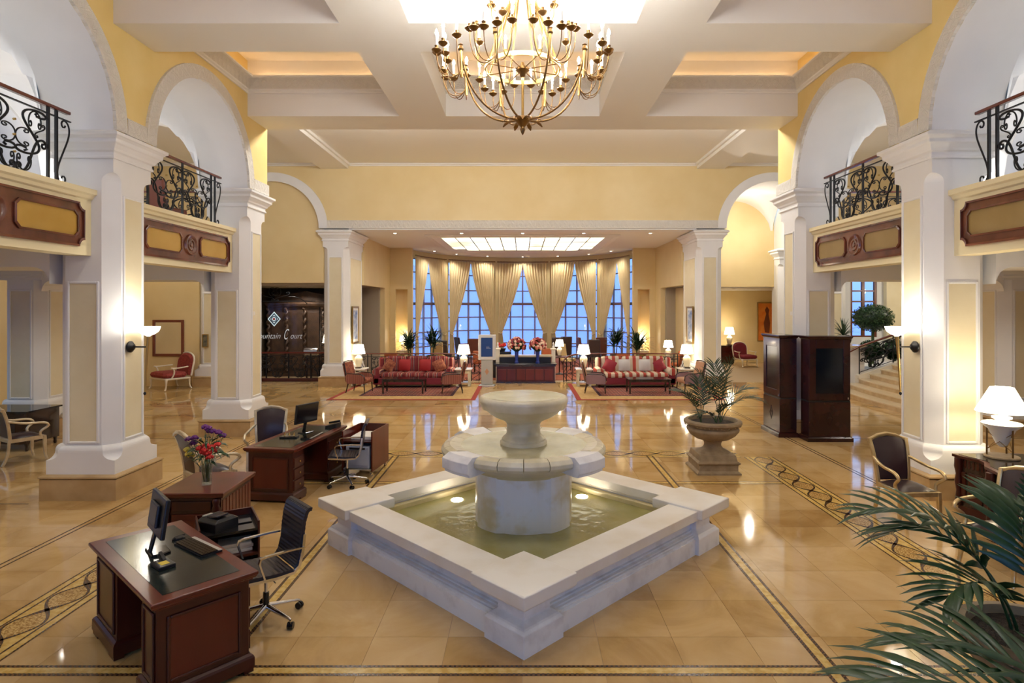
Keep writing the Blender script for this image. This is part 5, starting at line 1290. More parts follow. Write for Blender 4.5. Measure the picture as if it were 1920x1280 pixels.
def side_table(label, c, z=.60, carved=True):
    t = thing('side_table', label, 'side table', (c[0], c[1], .0135), 0, 'marble side tables')
    B().loft([rect4(0,0,.27+d,.27+d,zz) for d, zz in ((0,z-.05),(.02,z-.04),(.025,z-.02),(.015,z))]).obj('marble_top', 'ceramic_w', t)
    B().box(-.24,.24,-.24,.24,z-.16,z-.05).obj('frieze', 'marble_s', t, bev=.008)
    for x in (-.2,.2):
        for y in (-.2,.2): B().loft([rect4(x,y,.035,.035,z-.16), rect4(x,y,.045,.045,z-.22), rect4(x,y,.028,.028,z-.40), rect4(x,y,.04,.04,.02), rect4(x,y,.05,.05,0)]).obj('leg', 'marble_s', t)
    B().box(-.22,.22,-.22,.22,.10,.13).obj('lower_shelf', 'marble_s', t)
def ivory_lamp(label, c, z, s=1.0, w=6, group='ivory jar lamps', shape='jar'):
    t = thing('table_lamp', label, 'table lamp', (c[0], c[1], z), 0, group); f = lambda l: [(r*s, zz*s) for r, zz in l]
    B().loft([rect4(0,0,.10*s,.10*s,0), rect4(0,0,.10*s,.10*s,.035*s), rect4(0,0,.08*s,.08*s,.045*s)]).obj('lamp_foot', 'darkwood', t)
    B().lathe(f([(.075,.04),(.085,.07),(.12,.20),(.135,.30),(.13,.36),(.09,.41),(.06,.43),(.06,.45),(.02,.46)]), n=24).obj('lamp_body', 'ceramic', t)
    B().tube([(0,0,.45*s),(0,0,.60*s)], .01*s, 8).obj('lamp_stem', 'brass', t)
    B().lathe(f([(.23,.50),(.165,.82),(.16,.82),(.225,.50)]), n=32, cap=False).obj('lamp_shade', 'shade_hot', t)
    lamp('POINT', (c[0], c[1], z+.62*s), w, (1,.82,.55), .05); lamp('POINT', (c[0], c[1], z+.90*s), w*.6, (1,.82,.55), .05)
TB = .6135
for x, y, l1, l2 in ((-5.72,20.75,'marble-topped side table beside the picture pier and striped armchair','ivory jar lamp on side table beside the picture pier and striped armchair'),(-2.05,20.7,'marble-topped side table between red sofa and glowing sign','ivory jar lamp between the red sofa and glowing sign'),(2.12,20.7,'marble-topped side table between cream sofa and counter railing','ivory jar lamp between the cream sofa and counter railing'),(5.72,20.75,'marble-topped side table at the far end of cream sofa','ivory jar lamp at the far end of cream sofa by the palm urn')):
    side_table(l1, (x,y)); ivory_lamp(l2, (x,y), TB)
# -------------------------------------------------- sign, counter and bouquets
t = thing('display_sign', 'standing silver sign with lit blue screen beside the counter', 'sign', (-1.24, 20.75, 0), R(-3))
B().loft([rect4(0,0,.27,.20,0), rect4(0,0,.27,.20,.03), rect4(0,0,.22,.14,.05)]).obj('base_plate', 'silver', t)
B().box(-.20,.20,-.07,.07,.05,.90).obj('column', 'greyplate', t, bev=.02)
B().box(-.30,.30,-.09,.09,.90,1.78).obj('screen_housing', 'offwhite', t, bev=.02); B().box(-.20,.20,-.097,-.088,1.02,1.68).obj('lit_screen', 'screenblue', t)
for k, (z, w_) in enumerate(((1.36,.10),(1.33,.12),(1.30,.16))): B().box(-.02,-.02+w_,-.0985,-.0972,z,z+.006).obj('screen_text_line', 'offwhite', t)
dm = [(0,-.12),(.07,0),(0,.12),(-.07,0)]; B().loft([[(x,-.0705,.50+z) for x,z in dm],[(x,-.075,.50+z) for x,z in dm]]).obj('diamond_emblem', 'salmon', t)
t = thing('reception_counter', 'long mahogany counter with black stone top below the bouquets', 'counter', (.11, 21.75, 0))
B().box(-1.05,1.05,-.28,.28,.05,.62).obj('body', 'mahog', t); B().box(-1.07,1.07,-.31,.31,.0,.05).obj('plinth', 'darkwood', t); B().box(-1.12,1.12,-.34,.34,.66,.70).obj('counter_top', 'blackstone', t, bev=.008); B().box(-1.08,1.08,-.31,.31,.60,.66).obj('moulding', 'darkwood', t)
for k in range(6): B().box(-1.0+k*.335,-.70+k*.335,-.295,-.28,.10,.50).obj('front_panel', 'mahog_red', t, bev=.012)
t = thing('back_console', 'black-fronted console with pale top between white posts behind the counter', 'console', (.11, 22.5, .004))
B().box(-.95,.95,-.2,.2,.0,.86).obj('body', 'black', t); B().box(-1.0,1.0,-.24,.24,.86,.93).obj('pale_top', 'step_lt', t, bev=.01)
for x in (-1.05, 1.05): B().box(x-.07,x+.07,-.12,.12,0,1.12).obj('white_post', 'cream', t, bev=.01); B().loft([rect4(x,0,.10,.14,1.12), rect4(x,0,.11,.15,1.16), rect4(x,0,.06,.08,1.19)]).obj('post_cap', 'cream', t); B().lathe([(.03,1.18),(.05,1.22),(.02,1.30),(.035,1.36),(.001,1.42)], (x,0,0), 12).obj('post_finial', 'white', t)
def bouquet(label, c, z, r, seed):
    t = thing('flower_bouquet', label, 'flowers', (c[0], c[1], z), 0, 'round bouquets in blue vases'); rn = random.Random(seed)
    B().lathe([(.08,0),(.085,.03),(.06,.06),(.055,.10),(.06,.2),(.07,.34),(.075,.42),(.065,.42),(.05,.1)], n=20).obj('blue_vase', 'blue', t)
    bm_ = {c_: blossom(c_, .075) for c_ in ('fl_pink','fl_dkred','fl_cream')}
    B().lathe([(.05,.40),(r*.7,.52),(r*.85,.64),(r*.6,.62+r*.6),(.02,.62+r*.85)], n=16).obj('foliage', 'palm_dk', t)
    for k in range(130):
        ph = rn.random()*2*pi; th = rn.uniform(-.35, 1.5); q = r*rn.uniform(.9,1.06)
        o = put(bm_[rn.choice(('fl_pink','fl_dkred','fl_dkred','fl_cream'))], 'blossom', t, (q*cos(ph)*cos(th), q*sin(ph)*cos(th), .62+q*.95*sin(th))); o.rotation_euler = (0, pi/2-th, ph)
bouquet('round bouquet of pink and dark red flowers in blue vase near the sign', (-.22, 21.75), .70, .30, 1); bouquet('round bouquet of pink and dark red flowers in blue vase near the curved rail', (.55, 21.75), .70, .28, 2)
t = thing('flower_pot', 'small black pot of red flowers behind the counter beside the sign', 'flower pot', (-.80, 23.2, .004))
B().box(-.35,.35,-.15,.15,0,1.0).obj('black_stand', 'black', t, bev=.01); B().lathe([(.10,1.0),(.15,1.12),(.14,1.14)], n=16).obj('pot', 'black', t)
rn = random.Random(9); bm_ = blossom('fl_red', .07)
for k in range(16): put(bm_, 'blossom', t, (rn.uniform(-.15,.15), rn.uniform(-.12,.12), 1.18+rn.uniform(0,.14)))
# -------------------------------------------------- lounge railings
def low_rail(label, x0, x1, y):
    t = railing(label, ((x0+x1)/2, y, .004), 0, (x1-x0)/2, 'lounge railings', h=.86)
low_rail('low iron lounge railing with wooden handrail behind the red striped sofa', -5.95, -2.0, 22.0); low_rail('low iron lounge railing with wooden handrail behind the cream striped sofa', 2.22, 5.95, 22.0)
def curved_rail(label, sg):
    t = thing('curved_railing', label, 'railing', (0,0,0), 0, 'curved railings at the counter')
    P = lambda k: Vector((.11+sg*(2.0-.62*sin(k*pi/2)), 22.0-.30*(1-cos(k*pi/2)), 1.01-.26*k**1.5))
    pts = [P(k/10) for k in range(11)]
    B().tube(pts, .03, 8).obj('handrail', 'rail', t)
    for k in (0, 3, 6, 9, 10): p_ = P(k/10); B().tube([(p_.x,p_.y,.004),(p_.x,p_.y,p_.z)], .016, 6).obj('post', 'iron', t)
    for k in (0, 3, 6):
        a, b_ = P(k/10), P((k+3)/10)
        for q in range(3):
            s_ = fit(scroll('S',1.1), 0, 1, q*.27, q*.27+.27, rot=1.2, fu=bool(q % 2))
            B().tube([(a.x+(b_.x-a.x)*u, a.y+(b_.y-a.y)*u, .03+w_) for u, w_ in s_], .009, 6).obj('scroll', 'iron', t)
curved_rail('curved iron stair rail between the counter and cream sofa lamp', 1); curved_rail('curved iron stair rail between the counter and glowing sign', -1)
# -------------------------------------------------- lounge chairs, tables, plants (background)
def dining(label, c, rz, mt, w=.5, h=1.12):
    t = thing('lounge_chair', label, 'chair', (c[0], c[1], .004), rz, 'lounge chairs by the windows')
    B().loft(pad(-w/2,w/2,-.25,.2,.36,.50,.04)).obj('seat', mt, t); b = B().loft(pad(-w/2,w/2,-.05,.05,0,h-.40,.03)); b.xf(Matrix.Translation((0,.22,.40)) @ Matrix.Rotation(R(-8),4,'X')); b.obj('backrest', mt, t)
    for x in (-w/2+.05, w/2-.05):
        for y in (-.2,.2): B().tube([(x,y,.38),(x,y,0)], [.025,.018], 6).obj('leg', 'darkwood', t)
for px, Y, mt, h, rz, lb in ((822,27.6,'chair_tan',1.12,175,'tan high-backed chair beside the long-leaved plants'),(834,28.6,'chair_dk',1.15,160,'dark brown chair beside the tan chair'),(868,29.6,'chair_dk',1.25,120,'dark chair under the window behind the sign'),(889,29.0,'chair_brown',1.22,175,'red-brown high-backed chair beside the glowing sign'),(1047,28.6,'chair_dk',1.30,170,'dark high-backed chair beside the small cone lamp'),(1060,29.4,'chair_dk',1.30,185,'second dark chair beside the small cone lamp'),(1097,29.4,'chair_brown',1.25,100,'brown chair seen edge-on under the bronze-side window'),(1116,28.2,'chair_dk',1.22,165,'dark chair before the tall potted plants'),(1124,29.0,'chair_brown',1.28,190,'red-brown chair behind the dark chair by potted plants'),(1066,26.0,'chair_tan',1.12,60,'pale chair beside the curved rail'),(1028,26.0,'chair_or',.95,180,'orange tub chair behind the bouquets'),(900,25.0,'chair_or',.92,180,'orange tub chair behind the glowing sign'),(1275,24.0,'chair_or',1.0,200,'orange chair behind the lamp at far end of cream sofa'),(1166,23.9,'chair_or',.9,180,'low orange chair behind the cream sofa'),(738,24.2,'chair_or',.9,170,'low orange chair behind the red sofa')):
    dining(lb, ((px-980)*Y/F_PX, Y), R(rz), mt, .55, h)
def ltable(label, c):
    t = thing('lounge_table', label, 'table', (c[0], c[1], .004), 0, 'small lounge tables')
    B().lathe([(.38,.70),(.40,.715),(.40,.73),(.38,.735)], n=28).obj('table_top', 'mahog', t); B().lathe([(.18,0),(.17,.03),(.03,.08),(.03,.65),(.06,.70)], n=14).obj('pedestal', 'darkwood', t)
for px, Y, lb in ((775,24.4,'round wooden table beside the long-leaved plants'),(1068,30.6,'round wooden table under the bronze-side window'),(1049,24.2,'round wooden table carrying the small cone lamp'),(1253,23.3,'round wooden table behind the cream sofa by the wall')):
    ltable(lb, ((px-980)*Y/F_PX, Y))
ivory_lamp('small cone lamp on round table beside the curved rail', ((1049-980)*24.2/F_PX, 24.2), .74, .82, 5, 'lounge table lamps'); ivory_lamp('ivory lamp on round table by the wall behind cream sofa', ((1253-980)*23.3/F_PX, 23.3), .74, .85, 5, 'lounge table lamps')
def niche_lamp(label, x, y):
    t = side_table('pale niche table behind the '+label.split('the ')[-1], (x, y), .75); ivory_lamp(label, (x, y), .754, .8, 6, 'lounge niche lamps')
niche_lamp('ivory lamp glowing in the niche by the tall potted plants', 5.5, 27.42); niche_lamp('ivory lamp glowing in the niche by the long-leaved plants', -5.5, 27.42)
def dracaena(label, c, pot, h, n, seed, group='lounge pot plants', spread=.5):
    t = thing('potted_plant', label, 'plant', (c[0], c[1], .004), 0, group); rn = random.Random(seed)
    B().loft([rect4(0,0,.16,.16,0), rect4(0,0,.22,.22,pot), rect4(0,0,.19,.19,pot), rect4(0,0,.18,.18,pot-.04)]).obj('planter', 'terracotta', t)
    for s_ in range(3):
        ax, ay = rn.uniform(-.1,.1), rn.uniform(-.1,.1); hh = h*(.55+.22*s_); B().tube([(ax*.5,ay*.5,pot-.05),(ax,ay,pot+hh*.55)], [.022,.015], 6).obj('trunk', 'stemgr', t)
        for k in range(n):
            az = rn.random()*2*pi; el = rn.uniform(.25,1.35); L_ = spread*rn.uniform(.7,1.15); p0 = Vector((ax,ay,pot+hh*rn.uniform(.35,.58))); d = Vector((cos(az)*cos(el), sin(az)*cos(el), sin(el)))
            pts = []; cur = p0; dv = d.copy()
            for j in range(5): pts.append(cur.copy()); cur = cur+dv*(L_/4); dv = (dv+Vector((0,0,-.28))).normalized()
            B().ribbon(pts, [.02,.07,.065,.045,.004], .002, Vector((-sin(az),cos(az),0))).obj('leaf', rn.choice(('palm','palm_dk')), t)
for px, Y, h, lb, sd in ((768,25.4,.95,'bushy long-leaved plant in planter beside the wall niche',1),(810,26.2,1.10,'bushy long-leaved plant in planter before the end window',2),(1154,26.8,1.15,'tall bushy plant in brown planter before the end window by lamp niche',3),(1196,25.0,.95,'bushy plant in planter beside the lamp niche',4)):
    dracaena(lb, ((px-980)*Y/F_PX, Y), .62, h*1.25, 34, sd, spread=.75)
# ================================================================ PICTURES, MIRROR, SIDE CHAIRS
def picture(name, label, cat, p, rz, w_, h_, fw, fm, im, mat_w=.0):
    t = thing(name, label, cat, p, rz)          # faces -Y local, origin at lower centre
    b = B()
    for x0, x1, z0, z1 in ((-w_/2,-w_/2+fw,0,h_),(w_/2-fw,w_/2,0,h_),(-w_/2+fw,w_/2-fw,0,fw),(-w_/2+fw,w_/2-fw,h_-fw,h_)): b.box(x0,x1,-.05,0,z0,z1)
    b.obj('frame', fm, t, bev=.012)
    B().box(-w_/2+fw,w_/2-fw,-.022,-.002,fw,h_-fw).obj('mount' if mat_w else 'picture_face', 'paper' if mat_w else im, t)
    if mat_w: B().box(-w_/2+fw+mat_w,w_/2-fw-mat_w,-.025,-.022,fw+mat_w,h_-fw-mat_w).obj('picture_face', im, t)
    return t
picture('framed_picture', 'gilt-framed blue picture on pier beside the red sofa lamp', 'picture', (-5.985, 21.22, 1.45), R(90), .80, 1.32, .06, 'brass', 'art_blue', .09)
picture('framed_picture', 'gilt-framed blue picture on pier beside the cream sofa lamp', 'picture', (5.985, 21.22, 1.45), R(-90), .80, 1.32, .06, 'brass', 'art_blue', .09)
picture('wall_mirror_frame', 'wood-framed wall mirror behind the red-seated chair', 'mirror', (-12.25, YB+.095, 1.04), 0, 1.08, 1.26, .09, 'frame_wd', 'mirror')
t = picture('framed_picture', 'tall orange abstract painting of a figure in the alcove', 'picture', (12.05, 29.39, 1.05), 0, .95, 1.92, .05, 'brass', 'orange_paint', .0)
B().loft([[(x,-.026,z) for x,z in ((-.10,.45),(.12,.40),(.16,.9),(.08,1.35),(.12,1.55),(.0,1.72),(-.10,1.55),(-.04,1.35),(-.16,.9))],[(x,-.024,z) for x,z in ((-.10,.45),(.12,.40),(.16,.9),(.08,1.35),(.12,1.55),(.0,1.72),(-.10,1.55),(-.04,1.35),(-.16,.9))]]).obj('painted_figure', 'frame_wd', t)
picture('wall_plaque', 'small gilt plaque on the white pier beside the mirror wall', 'plaque', (-10.92, 20.50, 1.35), 0, .22, .46, .03, 'brass', 'art_dark')
for sg, lb in ((-1,'small beige switch plate on the pier beside the restaurant sign'),(1,'small beige switch plate on the pier above the kiosk cabinets')):
    t = thing('switch_plate', lb, 'wall switch', (sg*5.868, 12.98, 2.56), R(90 if sg < 0 else -90)); B().box(-.055,.055,-.012,0,0,.09).obj('plate', 'cream', t, bev=.004); B().box(-.02,.02,-.016,-.012,.02,.07).obj('rocker', 'paper', t)
t = thing('power_socket', 'white power socket on the marble plinth behind the drawer desk', 'socket', (-5.765, 12.95, .14), R(90)); B().box(-.05,.05,-.012,0,0,.1).obj('plate', 'paper', t, bev=.004); B().lathe([(.03,0),(.03,.004),(.02,.002)], n=16).xf(Matrix.Translation((0,-.013,.05)) @ Matrix.Rotation(pi/2,4,'X')).obj('socket_face', 'cream', t)
def bergere(label, c, rz, s=1.0, fm='cream', vel='redvel', sx_=1.12):
    t = thing('upholstered_armchair', label, 'armchair', (c[0], c[1], 0), rz, 'cream-framed upholstered armchairs'); t.scale = (s*sx_,s*1.1,s)
    for sx in (-1, 1):
        B().tube(bez([(sx*.32,-.30,.36),(sx*.36,-.36,.30),(sx*.30,-.28,.12),(sx*.345,-.36,.02)], 8), [.04,.042,.036,.030,.025,.022,.02,.022,.026], 8).obj('leg', fm, t)
        B().tube(bez([(sx*.28,.30,.36),(sx*.30,.36,.28),(sx*.27,.30,.12),(sx*.30,.38,.02)], 8), [.036,.036,.03,.026,.022,.02,.02,.02,.024], 8).obj('leg', fm, t)
        B().tube(bez([(sx*.33,.26,.70),(sx*.38,.10,.69),(sx*.38,-.10,.66),(sx*.38,-.22,.69)], 8), .02, 8).obj('arm', fm, t); B().tube(bez([(sx*.38,-.18,.68),(sx*.36,-.08,.58),(sx*.36,-.14,.46),(sx*.34,-.18,.38)], 6), .02, 8).obj('arm_support', fm, t)
    B().loft(pad(-.36,.36,-.36,.33,.32,.38,.025)).obj('seat_rail', fm, t); B().loft(pad(-.35,.35,-.38,.27,.37,.55,.08)).obj('seat_cushion', vel, t)
    ol = []
    for k in range(25):
        a = pi*k/24; ol.append((.33*cos(a)*(1 if abs(cos(a)) < .999 else 1), .82+.30*sin(a)**.75))
    ol = [(.31,.42)]+ol+[(-.31,.42)]
    M_ = Matrix.Translation((0,.28,0)) @ Matrix.Rotation(R(-9),4,'X') 
    fr = [Vector((x,.02,z)) for x, z in ol]; B().tube(fr, .024, 8).xf(M_).obj('back_frame', fm, t)
    b = B().loft([[(x*.96,.045,.42+(z-.42)*.97) for x,z in ol],[(x*.96,.0,.42+(z-.42)*.97) for x,z in ol],[(x*.80,-.045,.44+(z-.42)*.86) for x,z in ol]]); b.xf(M_); b.obj('back_cushion', vel, t)
bergere('cream-framed armchair in red damask below the wall mirror', (-11.80, 19.95), R(-34), 1.08, 'cream', 'redvel', 1.42); bergere('cream-framed armchair in dark red beside the alcove lamp', (10.25, 27.4), R(12), 1.0, 'cream', 'burg')
t = thing('console_cabinet', 'dark chest carrying the alcove lamp', 'cabinet', (9.6, 28.7, 0)); B().box(-.5,.5,-.25,.25,.06,.86).obj('body', 'darkwood', t); B().box(-.53,.53,-.28,.28,.86,.90).obj('top', 'darkwood', t, bev=.008)
for k in range(3): B().box(-.46,.46,-.265,-.25,.10+.25*k,.32+.25*k).obj('drawer', 'mahog', t, bev=.006)
for x in (-.42,.42): B().box(x-.05,x+.05,-.2,.2,0,.06).obj('foot', 'darkwood', t)
ivory_lamp('ivory jar lamp on dark chest in the alcove', (9.95, 28.65), .90, 1.05, 14, 'alcove lamp')
# ================================================================ RESTAURANT ENTRANCE
YG = 21.95
t = thing('iron_screen', 'black iron screen railing with wooden handrail at the restaurant entrance', 'railing', (-8.63, YG, 0), 0)
B().box(-1.66,1.66,-.05,.05,1.03,1.09).obj('handrail', 'mahog_red', t, bev=.012); B().box(-1.66,1.66,-.06,.06,0,.12).obj('base_board', 'mahog', t, bev=.01)
B().cb((0,0,.96), (3.3,.03,.02)).obj('top_bar', 'iron', t)
for k in range(5):
    x = -1.64+k*.82; B().box(x-.02,x+.02,-.02,.02,.12,1.03).obj('post', 'iron', t)
for k in range(4):
    for me in scroll_meshes(.80, .80): put(me, 'scroll', t, (-1.63+k*.82, 0, .14))
t = thing('iron_trellis', 'tall black iron lattice at the edge of restaurant entrance', 'trellis', (-7.25, YG+.08, 0), 0)
for x in (-.26,.26): B().box(x-.015,x+.015,-.015,.015,.0,2.75).obj('upright', 'iron', t)
for s_ in (0, pi): B().tube([(.22*sin(k*pi/8+s_),0,.1+2.6*k/64) for k in range(65)], .012, 6).obj('wave_bar', 'iron', t)
for s_ in (pi/2, -pi/2): B().tube([(.22*sin(k*pi/8+s_),0,.1+2.6*k/64) for k in range(65)], .012, 6).obj('wave_bar', 'iron', t)
mat('armoire', (.045,.022,.012), .5, col2=(.085,.042,.02), scale=5)
t = thing('carved_armoire', 'massive dark carved armoire with twisted columns inside restaurant', 'armoire', (-8.66, 23.95, 0), 0)
B().box(-1.45,1.5,-.35,.4,.10,2.75).obj('body', 'armoire', t); B().box(-1.5,1.55,-.42,.42,0,.12).obj('plinth', 'armoire', t); B().loft([rect4(.02,0,1.40+d,.40+d,z) for d, z in ((0,2.72),(.08,2.78),(.12,2.86),(.12,2.92),(0,2.95))]).obj('cornice', 'armoire', t)
B().loft([[(x,y,z) for x,z in ((-1.3,2.95),(1.4,2.95),(1.2,3.2),(.6,3.26),(.05,3.38),(-.5,3.26),(-1.1,3.2))] for y in (-.3,-.2)]).obj('crest', 'armoire', t, bev=.02)
for k in range(5):
    x = -1.4+k*.72; pts = [(x+.035*cos(j*.9), -.42+.035*sin(j*.9), .2+2.5*j/60) for j in range(61)]; B().tube(pts, .05, 8).obj('twisted_column', 'armoire', t)
for k in range(4): B().box(-1.3+k*.72,-.76+k*.72,-.375,-.35,.3,2.55).obj('door_panel', 'armoire', t, bev=.02)
mat('sign_silver', (.5,.52,.54), .3, emit=((.6,.65,.7), .18)); mat('sign_pale', (.55,.68,.72), .3, emit=((.5,.65,.7), .3)); mat('sign_blue', (.05,.10,.16), .3)
t = thing('entrance_sign', 'glass panel lettered in silver script with diamond emblem at restaurant entrance', 'sign', (-8.63, YG-.02, 0), 0)
B().box(-1.6,1.25,-.006,.006,1.10,2.95).obj('glass_panel', 'glass_sign', t)
def lettering(txt, x, z, size, mt, shear=.35):
    cu = bpy.data.curves.new('lettering', 'FONT'); cu.body = txt; cu.size = size; cu.shear = shear; cu.extrude = .002; cu.offset = -.004
    o = bpy.data.objects.new('lettering', cu); COL.objects.link(o); dg = bpy.context.evaluated_depsgraph_get(); me = bpy.data.meshes.new_from_object(o.evaluated_get(dg)); bpy.data.objects.remove(o)
    me.materials.clear(); me.materials.append(MAT[mt]); q = bpy.data.objects.new('lettering', me); COL.objects.link(q); q.parent = t; q.location = (x,-.010,z); q.rotation_euler = (pi/2,0,0); xs = [v.co.x for v in me.vertices]; return q, max(xs)
q, w0 = lettering('Fountain', 0, 1.58, .30, 'sign_silver'); q.location.x = -1.24; q.scale = (.95/w0, 1, 1)
q, w0 = lettering('C', 0, 1.55, .56, 'sign_silver', .5); q.location.x = -.19; q.scale = (.22/w0, 1, 1)
q, w0 = lettering('ourt', 0, 1.58, .30, 'sign_silver'); q.location.x = .06; q.scale = (.46/w0, 1, 1)
for (r_, mt, d) in ((.24,'sign_pale',.0),(.20,'sign_blue',.003),(.14,'sign_pale',.006)):
    B().loft([[(x*r_,-.010-d,2.30+z*r_*1.15) for x,z in ((0,-1),(1,0),(0,1),(-1,0))],[(x*r_,-.014-d,2.30+z*r_*1.15) for x,z in ((0,-1),(1,0),(0,1),(-1,0))]][::-1]).obj('diamond_emblem', mt, t).location = (-.52,0,0)
for r_, mt, d in ((.11,'sign_blue',.012),(.075,'sign_pale',.015),(.045,'fl_dkred',.018)):
    B().lathe([(r_,0),(r_,.003),(.001,.003)], n=20).xf(Matrix.Translation((-.52,-.010-d,2.30)) @ Matrix.Rotation(pi/2,4,'X')).obj('emblem_ring', mt, t)
t = thing('iron_overthrow', 'scrolled black iron crest above the restaurant entrance sign', 'iron crest', (-9.15, YG+.02, 2.96), 0)
for s_ in (-1, 1):
    B().tube([(s_*u, 0, w_) for u, w_ in fit(scroll('S',1.1), .02, .55, .0, .34, rot=.4)], .013, 6).obj('scroll', 'iron', t); B().tube([(s_*u, 0, w_) for u, w_ in fit(scroll('C',1.0), .02, .22, .18, .50, rot=pi/2)], .011, 6).obj('scroll', 'iron', t)
    B().tube(bez([(s_*.50,0,.16),(s_*.8,0,.22),(s_*1.1,0,.02),(s_*1.2,0,-.12)], 10), .013, 6).obj('curved_bar', 'iron', t)
B().tube([(.09*cos(k*pi/8)*(1+.3*cos(k*pi/2)), 0, .30+.09*sin(k*pi/8)*(1+.3*cos(k*pi/2))) for k in range(16)], .011, 6, closed=True).obj('quatrefoil', 'iron', t); B().box(-1.5,1.5,-.015,.015,-.02,.01).obj('lower_bar', 'iron', t)
t = thing('buffet_table', 'dark buffet table behind the iron screen in restaurant', 'table', (-7.72, 22.85, 0)); B().box(-.55,.55,-.2,.3,.84,.90).obj('table_top', 'darkwood', t, bev=.008)
for x in (-.48,.52):
    for y in (-.24,.24): B().loft([rect4(x,y,.035,.035,.84), rect4(x,y,.025,.025,0)]).obj('leg', 'darkwood', t)
t = thing('chafing_dish', 'chrome chafing dish with rolled lid on dark buffet table', 'serving dish', (-8.05, 22.7, .90)); B().box(-.26,.26,-.17,.17,.06,.12).obj('pan', 'chrome', t, bev=.01); B().lathe([(.17,-.25),(.17,.25)], n=20).xf(Matrix.Translation((0,0,.13)) @ Matrix.Rotation(pi/2,4,'Y')).obj('lid', 'chrome', t)
for x in (-.22,.22): B().box(x-.012,x+.012,-.15,.15,0,.06).obj('stand_leg', 'chrome', t)
ivory_lamp('cone-shaded lamp behind the lattice in restaurant', (-7.45, 22.8), .90, .95, 4, 'restaurant lamp')
# ================================================================ STAIRCASE (right)
X0S, NS = 9.78, 11
st = empty_struct('staircase')
for k in range(NS):
    z0, z1 = .145*k, .145*(k+1); pts = []
    for j in range(17):
        y = 13.9+5.4*j/16; pts.append((X0S+.42*k+.042*max(0,5-k*.7)/5*(y-16.3)**2, y))
    poly = pts[::-1]+[(15.5,13.9),(15.5,19.3)]
    poly = [(x,y) for x,y in pts]+[(15.6,19.3),(15.6,13.9)]
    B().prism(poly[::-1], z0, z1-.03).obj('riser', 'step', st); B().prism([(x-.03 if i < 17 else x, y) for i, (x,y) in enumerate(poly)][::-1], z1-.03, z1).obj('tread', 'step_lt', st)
sl = .145/.42
B().loft([[(10.9,y,0),(15.6,y,0),(15.6,y,(15.6-10.2)*sl+.28),(10.9,y,(10.9-10.2)*sl+.28)] for y in (19.3,19.5)]).obj('stringer', 'cream', st)
struct(B().box(9.9,11.2,19.5,20.4,0,1.42), 'wall_planter', 'white'); struct(B().box(9.85,11.25,19.42,20.45,1.42,1.48), 'trim_90', 'step_lt')
struct(B().box(11.2,16,19.5,22.3,0,.70), 'wall_planter', 'white')
tr = thing('stair_railing', 'black scrolled iron stair railing with wooden handrail going up past greenery', 'railing', (0,0,0))
zf = lambda x: (x-10.2)*sl+.30
B().tube([(9.9,19.36,zf(10.4)+.72),(10.5,19.36,zf(10.6)+.78),(10.95,19.36,zf(10.95)+.90),(15.5,19.36,zf(15.5)+.90)], .035, 8).obj('handrail', 'rail', tr)
for k in range(5): x = 10.95+k*1.1; B().tube([(x,19.36,zf(x)),(x,19.36,zf(x)+.9)], .018, 6).obj('post', 'iron', tr)
B().tube([(10.95,19.36,zf(10.95)+.06),(15.4,19.36,zf(15.4)+.06)], .012, 6).obj('bottom_bar', 'iron', tr); B().tube([(10.95,19.36,zf(10.95)+.80),(15.4,19.36,zf(15.4)+.80)], .012, 6).obj('top_bar', 'iron', tr)
for k in range(4):
    for p_, r_ in scrollset(1.06, .72): B().tube([(10.97+k*1.1+u, 19.36, zf(10.97+k*1.1+u)+.07+w_) for u, w_ in p_], r_*1.15, 6).obj('scroll', 'iron', tr)
struct(B().box(10.5,12.45,22.6,22.8,0,7.7), 'wall_stair_back', 'white'); struct(B().box(13.45,16.6,22.6,22.8,0,7.7), 'wall_stair_back', 'white'); struct(B().box(12.45,13.45,22.6,22.8,4.2,7.7), 'wall_stair_back', 'white'); struct(B().box(12.45,13.45,22.6,22.8,0,1.6), 'wall_stair_back', 'white')
struct(B().box(16.4,16.6,13.2,22.8,0,7.7), 'wall_stair_right', 'ywall'); struct(B().box(13.2,16.6,13.2,13.4,0,7.7), 'wall_stair_front', 'ywall'); struct(B().box(13.0,16.6,13.2,22.8,4.32,4.45), 'ceiling_stair', 'ceil'); struct(B().box(10.4,16.6,20.81,22.8,7.6,7.7), 'ceiling_stair', 'ceil')
struct(B().box(13.7,14.6,22.4,22.6,1.55,4.3), 'trim_91', 'panel')
w_ = empty_struct('window_9'); fr = B()
for x in (12.48, 12.95, 13.42): fr.box(x-.05,x+.05,22.62,22.72,1.6,4.2)
for z in (1.63,2.15,2.55,2.95,3.35,3.75,4.17): fr.box(12.48,13.42,22.63,22.71,z-.03,z+.03)
fr.obj('window_frame', 'frame_wd', w_)
zz = (1.63,2.15,2.55,2.95,3.35,3.75,4.17)
for xa, xb in ((12.53,12.90),(13.0,13.37)):
    for za, zb in zip(zz[:-1], zz[1:]): B().box(xa,xb,22.665,22.675,za+.03,zb-.03).obj('pane', 'glass', w_)
